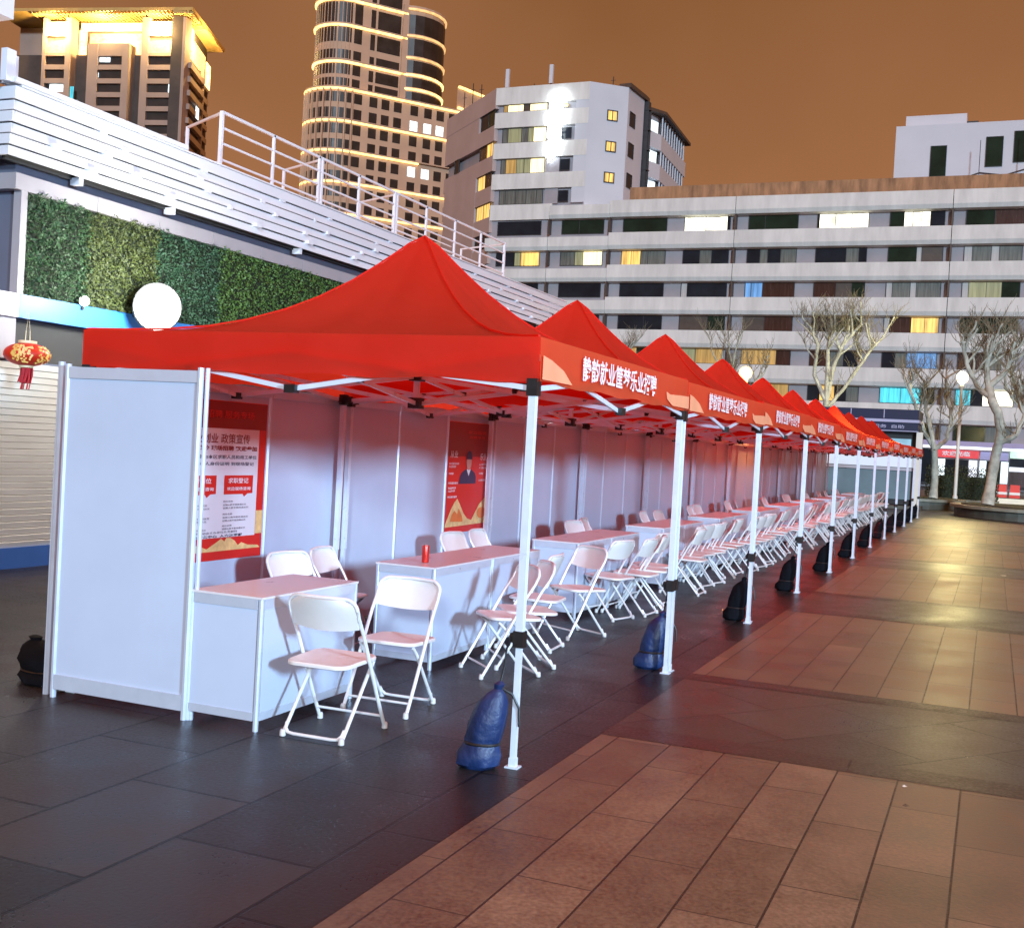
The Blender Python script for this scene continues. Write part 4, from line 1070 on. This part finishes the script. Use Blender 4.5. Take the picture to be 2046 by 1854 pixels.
# ================================================================== curved tower with gold light bands
CT = thing('curved_tower', (-120, 210, 0), 'tall curved beige tower outlined by gold light strips', 'building')
dF = Vector((0.617,0.787,0)).normalized(); nF = Vector((dF.y,-dF.x,0))
def arcface(cc, r, L, a0=-130):
    pts = []
    base = math.atan2(nF.y, nF.x)
    for a in range(a0, 1, 10): pts.append((cc.x+r*math.cos(base+R(a)), cc.y+r*math.sin(base+R(a))))
    e = Vector((*pts[-1],0))+dF*L; pts.append((e.x,e.y)); return pts
cc = Vector((-129.5,204.5,0))
lo_pts = arcface(cc, 7.0, 25.5); up_pts = arcface(cc, 5.7, 12.2)
FLo = Face(lo_pts); FUp = Face(up_pts)
def back(pts, depth=22):
    vd = Vector((-0.60,0.80,0)); a = Vector((*pts[-1],0))+Vector((-0.5,0.86,0))*depth*0.6; b = Vector((*pts[0],0))+Vector((-0.42,0.90,0))*depth*0.4
    return pts+[(a.x,a.y),(b.x,b.y)]
MB().prism(back(lo_pts), 0, 72.4).build('lower_body', 'tower', CT)
MB().prism(back(up_pts, 20), 72.4, 112).build('upper_body', 'tower', CT)
arcL = FLo.L[-2]
# windows of the lower body
nwin = 0; few = None; rest = MB()
def tower_win(face, s0, s1, z0, z1, mt, d=0.04):
    global nwin
    if nwin < 95 or mt != 'tower_glass':
        face.slab(MB(), s0, s1, z0, z1, -0.3, d).build('window', mt, CT); nwin += 1
    else: face.slab(rest, s0, s1, z0, z1, -0.3, d)
cold = {(1,'c'),(1,'d'),(1,'e'),(3,'c'),(3,'d')}
cols_arc = [arcL*k/11+0.4 for k in range(0, 11)]
cols_face = [arcL+v for v in (0.5, 3.9, 6.6, 9.4, 13.2, 16.4, 19.3, 22.2)]
for fl_ in range(0, 12):
    zt = 71.95-3.22*fl_
    for s in cols_arc: tower_win(FLo, s, s+1.35, zt-2.05, zt, 'tower_glass')
    for q, s in enumerate(cols_face):
        mt = 'lit_cold' if (fl_ == 1 and q in (4,5,6)) or (fl_ == 4 and q in (4,5)) else 'tower_glass'
        tower_win(FLo, s, s+1.75, zt-2.05, zt, mt)
rs_ = rest.build('window', 'tower_glass', CT); rs_['kind'] = 'stuff'
# vertical piers of the arc
pb = MB()
for k in range(12):
    s = arcL*k/11; FLo.slab(pb, s-0.13, s+0.12, 20, 72.5, 0.0, 0.58)
pb.build('pier', 'tower', CT)
# gold strips of the lower body
for zc, L_ in ((72.62, 24.8),(66.1, 23.5),(60.0, 15.5),(53.6, 24.5),(47.2,24.5)):
    sb = FLo.slab(MB(), arcL*0.08, arcL+L_, zc-0.30, zc+0.05, 0.05, 0.55); sb.build('light_strip', 'gold', CT)
    FLo.slab(MB(), arcL*0.0, arcL+25.5, zc+0.05, zc+0.32, 0.0, 0.62).build('ledge', 'tower', CT)
# upper body: tall glazed bays between strips
uL = FUp.L[-2]
for zc in (78.5, 86.0, 91.2, 97.6, 104):
    FUp.slab(MB(), uL*0.04, uL+12.0, zc-0.30, zc+0.10, 0.05, 0.5).build('light_strip', 'gold', CT)
    FUp.slab(MB(), uL*0.10, uL+12.0, zc+0.10, zc+0.4, 0.0, 0.55).build('ledge', 'tower', CT)
for z0, z1 in ((73.6,75.2),(76.0,78.1),(79.2,81.0),(82.6,85.6),(86.6,90.7),(91.9,97.2),(98,103)):
    for k in range(4):
        s = uL*(0.02+0.245*k); FUp.slab(MB(), s, s+uL*0.225, z0, z1, -0.3, 0.05).build('window', 'tower_glass', CT)
    FUp.slab(MB(), uL+0.3, uL+2.0, z0, z1, -0.3, 0.05).build('window', 'tower_glass', CT)
    FUp.slab(MB(), uL+3.9, uL+4.9, z0-0.6, z1-0.4, -0.3, 0.05).build('window', 'tower_glass', CT)
    FUp.slab(MB(), uL+5.4, uL+10.6, z0-0.6, z1-0.4, -0.3, 0.05).build('window', 'tower_glass', CT)
pb = MB(); s = uL*0.02
while s < uL*0.98: FUp.slab(pb, s-0.06, s+0.06, 73, 103, 0.05, 0.12); s += uL*0.0617
pb.build('mullion', 'tower', CT)
FUp.slab(MB(), uL+10.9, uL+12.2, 72.5, 93, -0.3, 0.5).build('pier', 'tower', CT)
# round glazed bay on the right
c2 = Vector((*up_pts[-1],0))+dF*3.3-nF*6.6
cyl = []
base = math.atan2(nF.y, nF.x)
for a in range(-75, 121, 15): cyl.append((c2.x+7.6*math.cos(base+R(a)), c2.y+7.6*math.sin(base+R(a))))
FC = Face(cyl)
MB().prism(cyl, 72.5, 92.6).build('round_bay', 'tower', CT)
for z0, z1 in ((73.3,75.0),(76.0,78.0),(79.0,81.6),(82.6,86.2),(87.2,91.2)):
    FC.slab(MB(), 0.2, FC.L[-1]-0.2, z0, z1, -0.3, 0.06).build('window', 'tower_glass', CT)
for zc in (75.4, 78.4, 82.0, 86.6, 92.2):
    FC.slab(MB(), 0.1, FC.L[-1]-0.1, zc-0.12, zc+0.28, 0.0, 0.4).build('light_strip', 'gold_soft' if zc > 80 else 'gold', CT)
FC.slab(MB(), 0, FC.L[-1], 92.5, 93.0, -0.2, 0.3).build('ledge', 'tower', CT)
# low wing on the far side with its own strips
lw = Vector((*lo_pts[-1],0))
wg = [(lw.x-1.0, lw.y-1.2),(lw.x+2.5, lw.y+10),(lw.x+9, lw.y+13),(lw.x+9,lw.y+30),(lw.x-14,lw.y+30)]
MB().prism(wg, 0, 78.0).build('rear_wing', 'tower', CT)
FW = Face(wg[:3])
for zc in (73.5, 78.0): FW.slab(MB(), 0.2, FW.L[-1], zc-0.2, zc+0.25, 0.05, 0.5).build('light_strip', 'gold', CT)

# ================================================================== brown tower with the floodlit roof on the left
LT = thing('brown_tower', (-183, 205, 0), 'brown apartment tower with a floodlit golden roof, upper left', 'building')
A_ = Vector((-199.1,193.16,0)); B_ = Vector((-167.65,200.74,0)); dL = (B_-A_).normalized(); nL = Vector((dL.y,-dL.x,0))
def lp(u, d): q = A_+dL*u+nL*d; return (q.x, q.y)
FA = Face([lp(-12,0), lp(32.3,0)]); o_ = 12.0
FS = Face([lp(32.3,0), lp(28.0,-22)])
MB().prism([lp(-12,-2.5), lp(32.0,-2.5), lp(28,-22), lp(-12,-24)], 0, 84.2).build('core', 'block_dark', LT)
MB().prism([lp(-12,-7), lp(30.0,-7), lp(27,-21), lp(-12,-24)], 84.2, 92).build('penthouse_wall', 'block', LT)
for nm, u0, u1, w0, w1, zc in (('left_bay',-1.9,5.0,-1.1,3.7,91.8),('middle_bay',9.2,19.2,11.7,17.5,86.0),('right_bay',22.0,32.3,23.7,30.9,91.8)):
    b = MB()
    FA.slab(b, o_+u0, o_+w0, 0, zc, -3.0, 0.0); FA.slab(b, o_+w1, o_+u1, 0, zc, -3.0, 0.0)
    for k in range(26):
        zt = 83.2-3.05*k
        if zt < 3: break
        FA.slab(b, o_+w0, o_+w1, zt-3.05, zt-1.95, -3.0, -0.05)
    FA.slab(b, o_+w0, o_+w1, 83.2, 83.9 if nm != 'middle_bay' else zc, -3.0, -0.05)
    if nm != 'middle_bay': FA.slab(b, o_+w0, o_+w1, 87.6, 89.2, -3.0, -0.05)
    b.build(nm, 'block', LT)
    for k in range(9):
        zt = 83.2-3.05*k
        mt = 'tower_glass'
        FA.slab(MB(), o_+w0, o_+w1, zt-1.95, zt, -0.9, -0.7).build('window', mt, LT)
    if nm != 'middle_bay':
        FA.slab(MB(), o_+w0, o_+w1, 83.9, 87.6, -1.2, -1.0).build('penthouse_window', 'room_gold', LT)
        FA.slab(MB(), o_+w0, o_+w1, 89.2, 91.2, -1.2, -1.0).build('penthouse_window', 'eave_light', LT)
def spot(u0, u1, z0, z1, mt): FA.slab(MB(), o_+u0, o_+u1, z0, z1, -0.6, -0.5).build('lit_window', mt, LT)
spot(28.6, 30.6, 75.3, 77.1, 'lit_cold'); spot(0.0, 3.6, 75.2, 77.0, 'lit_cold'); spot(0.9,1.8,72.0,74.4,'lit_hot')
spot(11.9, 14.4, 82.0, 83.0, 'lit_cold'); spot(11.3,11.8,78.6,79.6,'lit_cold'); spot(25.6,26.2,65.2,65.9,'lit_cold'); spot(5.1,5.9,70,76.5,'lit_cyan')
# right flank with slanted balconies
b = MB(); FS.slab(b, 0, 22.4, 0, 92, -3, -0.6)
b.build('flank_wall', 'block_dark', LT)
b = MB()
for k in range(12):
    zt = 82.5-3.05*k; FS.slab(b, 2.0, 14.5, zt-1.25, zt, -0.6, 1.1); FS.slab(b, 15.5, 21, zt-1.25, zt, -0.6, 0.6)
FS.slab(b, 0.0, 1.6, 0, 91.8, -0.6, 0.05); FS.slab(b, 14.6, 15.4, 0, 86, -0.6, 0.9)
b.build('balcony', 'block', LT)
FS.slab(MB(), 8, 10.5, 72, 74.6, 1.0, 1.15).build('lit_window', 'lit_cold', LT)
FS.slab(MB(), 2, 20, 84.5, 89.5, -0.58, -0.3).build('penthouse_window', 'room_gold', LT)
# roof with ribbed eave
roof = [lp(-13,1.6), lp(34.5,1.6), lp(30.5,-25), lp(-13,-27)]
MB().prism(roof, 92.6, 93.3).build('roof', 'eave', LT)
rb_ = MB(); FR = Face([lp(-4,1.6), lp(34.5,1.6)]); s = 0
while s < 38: FR.slab(rb_, s, s+0.28, 92.0, 92.6, -5.5, 0.0); s += 0.85
FR2 = Face([lp(34.5,1.6), lp(30.5,-25)]); s = 0.5
while s < 26: FR2.slab(rb_, s, s+0.28, 92.0, 92.6, -4.5, 0.0); s += 0.85
rb_.build('eave_rib', 'eave', LT)
FA.slab(MB(), o_+5.6, o_+21.6, 89.8, 91.6, -3.4, -3.0).build('eave_lamp', 'eave_light', LT)
FA.slab(MB(), o_+5.2, o_+7.0, 84.2, 90.0, -3.3, -3.1).build('eave_lamp', 'eave_light', LT)
FA.slab(MB(), o_+7.2, o_+21.8, 84.6, 89.6, -4.4, -4.2).build('penthouse_window', 'room_gold', LT)
FS.slab(MB(), 1.8, 7.5, 86.5, 91.3, -0.2, 0.0).build('eave_lamp', 'eave_light', LT); FS.slab(MB(), 17, 21, 82, 87.5, 0.6, 0.8).build('eave_lamp', 'eave_light', LT)
for u, d, e_ in ((2,2.6,16000),(14,1.0,22000),(27,2.6,18000)):
    ld = bpy.data.lights.new('eave_floodlamp', 'POINT'); ld.energy = e_; ld.color = (1.0,0.66,0.24); ld.shadow_soft_size = 0.6
    lo = bpy.data.objects.new('eave_floodlamp', ld); col.objects.link(lo); q = lp(u, d-1.0); lo.location = (q[0]-LT.location.x, q[1]-LT.location.y, 88.8); lo.parent = LT
ld = bpy.data.lights.new('eave_floodlamp', 'POINT'); ld.energy = 20000; ld.color = (1.0,0.66,0.24); ld.shadow_soft_size = 0.6
lo = bpy.data.objects.new('eave_floodlamp', ld); col.objects.link(lo); q = lp(34.2,-8); lo.location = (q[0]-LT.location.x, q[1]-LT.location.y, 88.5); lo.parent = LT

# ================================================================== street lamps
def street_lamp(x, y, h, r, label, glow, colr, power, aim=None):
    t = thing('street_lamp', (x, y, 0), label, 'street lamp', 'lit street lamps')
    local(MB().tube([(0,0,0),(0,0,0.5),(0,0,0.52),(0,0,h-0.45)], [0.11,0.10,0.072,0.060], 12), 'pole', 'lamp_pole', t, True)
    local(MB().lathe([(0.05,h-0.46),(0.10,h-0.42),(0.11,h-0.34),(0.06,h-0.30)], 14), 'collar', 'lamp_pole', t, True)
    local(MB().lathe([(0.04,h-0.30)]+[(r*math.sin(R(a)), h-r*math.cos(R(a))) for a in range(25,180,15)]+[(0.01,h+r)], 20), 'globe', glow, t, True)
    ld = bpy.data.lights.new('lamp_light', 'SPOT' if aim else 'POINT'); ld.energy = power; ld.color = colr; ld.shadow_soft_size = r
    if aim: ld.spot_size = R(165); ld.spot_blend = 0.5
    lo = bpy.data.objects.new('lamp_light', ld); col.objects.link(lo); lo.parent = t; lo.location = (0,0,h+r+0.15)
    if aim: lo.rotation_euler = (-Vector(aim)).to_track_quat('Z','Y').to_euler(); lo.location = Vector((0,0,h))+Vector(aim).normalized()*(r+0.12)
street_lamp(-3.08, 20.3, 3.47, 0.145, 'amber lamp glowing on a pole just behind the tent row, above the fourth roof', 'lamp_amber', (1.0,0.42,0.14), 7000, aim=(0.75,-0.30,-0.42))
street_lamp(0.72, 45.0, 5.32, 0.24, 'warm white street lamp between the two nearest bare trees on the right', 'lamp_glow', (1.0,0.84,0.36), 1500)

# ================================================================== bare pollarded trees
def make_tree(loc, H, seed, label, lean=(0,0), spread=1.0, r0=0.15, fork=0.33, side=None, shape=None):
    r = random.Random(seed)
    t = thing('bare_tree', loc, label, 'tree', 'bare pollarded trees')
    tr = MB(); cr = MB(); tw = MB()
    zf = H*fork
    trunk = [(0,0,0),(0.02+lean[0]*0.2,lean[1]*0.2,zf*0.25),(lean[0]*0.45,lean[1]*0.4,zf*0.55),(lean[0]*0.8,lean[1]*0.8,zf*0.8),(lean[0],lean[1],zf)]
    if shape:
        trunk = [(p[0], 0.25*math.sin(i*1.1), p[1]) for i, p in enumerate(shape[0])]
        k_ = len(trunk); fl = []
        for i in range(k_-1):
            for q in range(4): fl.append(tuple(Vector(trunk[i]).lerp(Vector(trunk[i+1]), q/4)))
        fl.append(trunk[-1])
        tr.tube(fl, [r0*(1.32-0.30*min(1,i/3)-0.22*i/len(fl))*(1+0.05*math.sin(i*2.3)+r.uniform(-.04,.04)) for i in range(len(fl))], 14)
    else: tr.tube(trunk, [r0*1.30,r0*1.05,r0*0.95,r0*0.95,r0*1.05], 14)
    def limb(p, d, L, rad, lev):
        n = 6; pts = [p]; q = p.copy(); dd = d.copy()
        for i in range(n):
            dd = (dd+Vector((r.uniform(-.30,.30), r.uniform(-.30,.30), r.uniform(-.06,.26)))).normalized()
            q = q+dd*(L/n); pts.append(q.copy())
        rs = [rad*(1-0.42*i/n) for i in range(n+1)]
        if lev <= 1:
            rs[-1] = rad*0.80; rs[-2] = rad*0.66               # pollard knuckle
        (cr if lev < 2 else tw).tube(pts, rs, 8 if lev < 2 else 4)
        if lev == 0:
            for k in range(3):
                i = r.randint(2, n); a = r.uniform(0,2*PI)
                limb(pts[i], (dd+Vector((math.cos(a),math.sin(a),0.35))*0.8).normalized(), L*r.uniform(.40,.60), rad*0.52, 1)
            for k in range(5): 
                i = r.randint(3, n); a = r.uniform(0,2*PI)
                limb(pts[i], Vector((math.cos(a)*.6,math.sin(a)*.6,0.8)).normalized(), L*r.uniform(.25,.45), rad*0.13, 2)
        elif lev == 1:
            for k in range(12):
                i = r.randint(3, n); a = r.uniform(0,2*PI)
                limb(pts[i], Vector((math.cos(a)*.8,math.sin(a)*.8,0.9)).normalized(), L*r.uniform(.45,.85), rad*0.22, 2)
        elif lev == 2:
            for k in range(2):
                i = r.randint(2, n-1); a = r.uniform(0,2*PI)
                limb(pts[i], (dd+Vector((math.cos(a),math.sin(a),0.2))*0.7).normalized(), L*0.5, max(rad*0.6,0.006), 3)
    top = Vector(trunk[-1])
    nb = 4
    a0 = r.uniform(0, 2*PI) if side is None else side
    if shape:
        for ln_ in shape[1]:
            pts = [Vector((p[0], 0.25*math.sin(p[1]*1.3+seed), p[1])) for p in ln_]
            q0 = min(fl, key=lambda f: (Vector(f)-pts[0]).length); pts[0] = Vector(q0)
            fp = []
            for i in range(len(pts)-1):
                for q in range(4): fp.append(pts[i].lerp(pts[i+1], q/4)+Vector((r.uniform(-.03,.03), r.uniform(-.05,.05), 0))*(q > 0))
            fp.append(pts[-1]); n_ = len(fp)
            rad = r0*0.62
            rs = [rad*(1-0.5*i/n_)*(1+r.uniform(-.08,.10)) for i in range(n_)]; rs[-1] = rad*0.68
            cr.tube(fp, rs, 8)
            for k in range(2*len(pts)):
                i = r.randint(n_//2, n_-1); a = r.uniform(0,2*PI)
                limb(fp[i], Vector((math.cos(a)*.7,math.sin(a)*.7,0.75)).normalized(), r.uniform(0.6,1.2)*H*0.17, rad*0.42, 1)
            for k in range(15):
                i = r.randint(2, n_-1); a = r.uniform(0,2*PI)
                limb(fp[i], Vector((math.cos(a)*.8,math.sin(a)*.8,0.7)).normalized(), r.uniform(0.5,1.0), rad*0.13, 2)
        nb = 0
    for k in range(nb):
        a = a0+2*PI*k/nb+r.uniform(-.35,.35)
        limb(top-Vector((0,0,0.08)), Vector((math.cos(a)*0.62*spread, math.sin(a)*0.62*spread, 1.0)).normalized(), (H-zf)*r.uniform(.66,.88), r0*r.uniform(.52,.70), 0)
    local(tr, 'trunk', 'bark', t, True); c = local(cr, 'crown', 'bark', t, True); local(tw, 'twigs', 'twig', c)
    return t
make_tree((-0.02,42.0,0.40), 5.0, 4, 'bare pale tree with a leaning trunk just right of the tent row end', (-0.42,0.1), 0.85, 0.145, 0.46, shape=([(0.03,0),(0.05,0.7),(0.02,1.35),(-0.02,1.9)],[[(-0.02,1.85),(-0.46,2.6),(-0.80,3.5),(-1.12,4.4)],[(-0.46,2.5),(-0.40,3.3),(-0.52,4.5)],[(-0.0,1.85),(0.42,2.35),(0.50,3.1),(0.25,4.6)]]))
make_tree((1.98,38.0,0.40), 5.6, 21, 'largest bare pale tree, standing in the round planter near the right edge', (0.34,0.0), 0.9, 0.175, 0.42, shape=([(0,0),(0.08,0.9),(0.17,1.8),(0.30,2.5),(0.16,3.2),(-0.05,3.6),(-0.18,4.1)],[[(-0.18,4.1),(-0.30,4.8),(-0.12,5.9)],[(-0.05,3.6),(-0.55,4.1),(-0.95,4.9),(-1.15,5.7)],[(0.22,2.1),(0.75,2.45),(1.0,3.2),(0.92,4.3)],[(-0.16,4.0),(0.35,4.7),(0.55,5.7)]]))
make_tree((-5.0,48.0,0.0), 7.4, 8, 'tall bare white-barked tree rising behind the middle tents', (-0.1,0.0), 0.8, 0.165, 0.50, shape=([(0,0),(0.05,1.5),(-0.03,3.0),(0.0,4.3)],[[(0.0,4.3),(-0.62,5.5),(-0.50,6.8),(-0.85,7.6)],[(0.0,4.2),(0.22,5.9),(0.55,6.8),(1.35,7.8)],[(0.0,3.9),(0.6,4.8),(1.3,5.9),(2.0,6.9)],[(0.22,5.7),(-0.05,6.6),(0.05,7.9)]]))
make_tree((-9.6,50.0,0.0), 7.2, 15, 'bare tree behind the amber street lamp', (0.1,0.0), 0.9, 0.15, 0.55, side=0.3)
make_tree((-16.5,52.0,0.0), 7.4, 33, 'bare twiggy tree showing between the peaks of the second and third tents', (0.0,0.0), 0.8, 0.14, 0.62, side=0.8)
make_tree((3.6,41.0,0.40), 5.6, 40, 'bare tree with dark branches cut off by the right edge', (0.0,0.2), 0.8, 0.14, 0.45, side=0.9)

# ================================================================== planters, hedge, kiosk, red barriers
def planter(name, cx, cy, rx, ry, label):
    t = thing(name, (cx, cy, 0), label, 'planter', 'round stone planters')
    def ring(s, z0, z1, b=None):
        b = b or MB(); b.prism([(s*rx*math.cos(2*PI*k/40), s*ry*math.sin(2*PI*k/40)) for k in range(40)], z0, z1); return b
    local(ring(0.94,0,0.30), 'base', 'stone_dark', t); local(ring(1.0,0.30,0.40), 'rim', 'stone_cap', t); local(ring(0.86,0.395,0.425), 'soil', 'soil', t)
planter('stone_planter', 3.3, 38.3, 2.55, 3.1, 'wide round stone planter with a bench rim under the largest bare tree')
planter('stone_planter', -1.0, 43.0, 2.2, 2.1, 'round stone planter under the leaning tree beyond the tent row')
hd = thing('clipped_hedge', (0.9, 47.0, 0), 'dark leafy hedge between the two pale tree trunks on the right', 'hedge')
local(B(-1.2,-0.40,0.35,1.25,0.30,1.30), 'hedge_core', 'soil', hd)
b = MB(); rh = random.Random(6)
for k in range(5200):
    p = Vector((rh.uniform(-1.45,1.45), rh.uniform(-0.65,0.45), rh.uniform(0.25,1.55+0.22*math.sin(rh.random()*9)))); s = rh.uniform(0.02,0.045)
    d1 = Vector((rh.uniform(-1,1),rh.uniform(-1,1),rh.uniform(-1,1))).normalized(); d2 = d1.cross(Vector((0.3,1,0.2))).normalized()
    b.poly([p-d1*s,p+d2*s*.6,p+d1*s,p-d2*s*.6])
local(b, 'foliage', 'hedge', hd)
local(MB().box(-1.3,-0.7,0.0,1.5,0.6,0.34), 'hedge_kerb', 'stone_cap', hd)
KS = thing('navy_kiosk', (-2.6, 40.6, 0), 'navy kiosk with a lit poster and a white corner post beyond the end of the tents', 'kiosk')
B(-5.2,40.35,0.15,-0.50,42.5,3.0).build('body', 'dark_gap', KS)
B(-5.4,39.90,3.33,-0.55,42.6,3.70).build('roof_fascia', 'navy', KS)
B(-5.4,39.85,3.22,-0.52,42.6,3.325).build('stripe', 'stripe', KS)
B(-5.4,39.92,2.92,-0.55,42.5,3.215).build('sign_fascia', 'navy', KS)
B(-5.4,39.88,2.885,-0.55,42.5,2.915).build('stripe', 'stripe', KS)
put_text('P 服务  自助', 1.3, 0.13, (-1.7,39.90,3.06), (1,0,0), (0,0,1), 0.01).build('lettering', 'stripe', KS)
B(-1.95,40.30,1.95,-0.80,40.345,2.62).build('lit_poster', 'kiosk_poster', KS)
B(-5.0,40.28,1.55,-0.62,40.345,2.02).build('upper_panel', 'kiosk_white', KS)
B(-5.0,40.25,1.42,-0.62,40.345,1.53).build('ledge', 'clad', KS)
B(-5.0,40.28,0.35,-0.62,40.345,1.40).build('lower_panel', 'kiosk_teal', KS)
B(-0.60,39.95,0.10,-0.38,40.20,2.88).build('corner_post', 'lamp_pole', KS)
B(-5.3,39.8,0.0,-0.3,42.6,0.12).build('plinth', 'stone_dark', KS)
for k in range(3): B(-4.2+1.2*k,39.86,3.36,-4.17+1.2*k,39.895,3.68).build('fascia_joint', 'stripe', KS)
for k, x in enumerate((2.55, 3.15)):
    t = thing('red_barrier', (x, 58.0, 0), ('red plastic barrier left of its twin, behind the largest bare tree','red plastic barrier at the right edge behind the largest bare tree')[k], 'barrier', 'red barriers by the road')
    b = MB()
    b.hexa([(-.26,-.22,0),(.26,-.22,0),(.26,.22,0),(-.26,.22,0),(-.22,-.12,.95),(.22,-.12,.95),(.22,.12,.95),(-.22,.12,.95)])
    local(b, 'barrier_body', 'poster_red', t); local(B(-.245,-.20,.45,.245,-.17,.58), 'reflective_band', 'white_print', t)
# low white planters beyond
t = thing('white_planter_box', (2.2, 50.5, 0), 'low white planter box in front of the hedge, right of the leaning tree', 'planter')
local(MB().box(-1.2,-0.4,0,1.4,0.4,0.42), 'box', 'lamp_pole', t); local(B(-1.12,-0.32,0.40,1.32,0.32,0.44), 'soil', 'soil', t)

# ================================================================== litter
def scrap(x, y, s, label, mt='paper'):
    t = MB(); rr = random.Random(int(x*100+y*10)); n = 6
    t.poly([(s*math.cos(2*PI*k/n)*rr.uniform(.6,1.2), s*0.6*math.sin(2*PI*k/n)*rr.uniform(.6,1.2), 0.006+rr.uniform(0.0,0.010)) for k in range(n)])
    o = t.build('paper_scrap', mt); o.location = (x, y, 0.004); tag(o, label, 'litter')
scrap(-4.55, 0.65, 0.035, 'white paper scrap on the dark paving at the far left')
scrap(-3.85, 1.30, 0.022, 'tiny white scrap on the dark paving beside the black bag')
scrap(1.80, 0.78, 0.014, 'small pale scrap on the light stone blocks near the dark band')
scrap(1.83, 0.44, 0.020, 'small dark leaf on the light stone blocks', 'brown')
scrap(2.35, 13.9, 0.05, 'white paper scrap far out on the stone paving at the right')
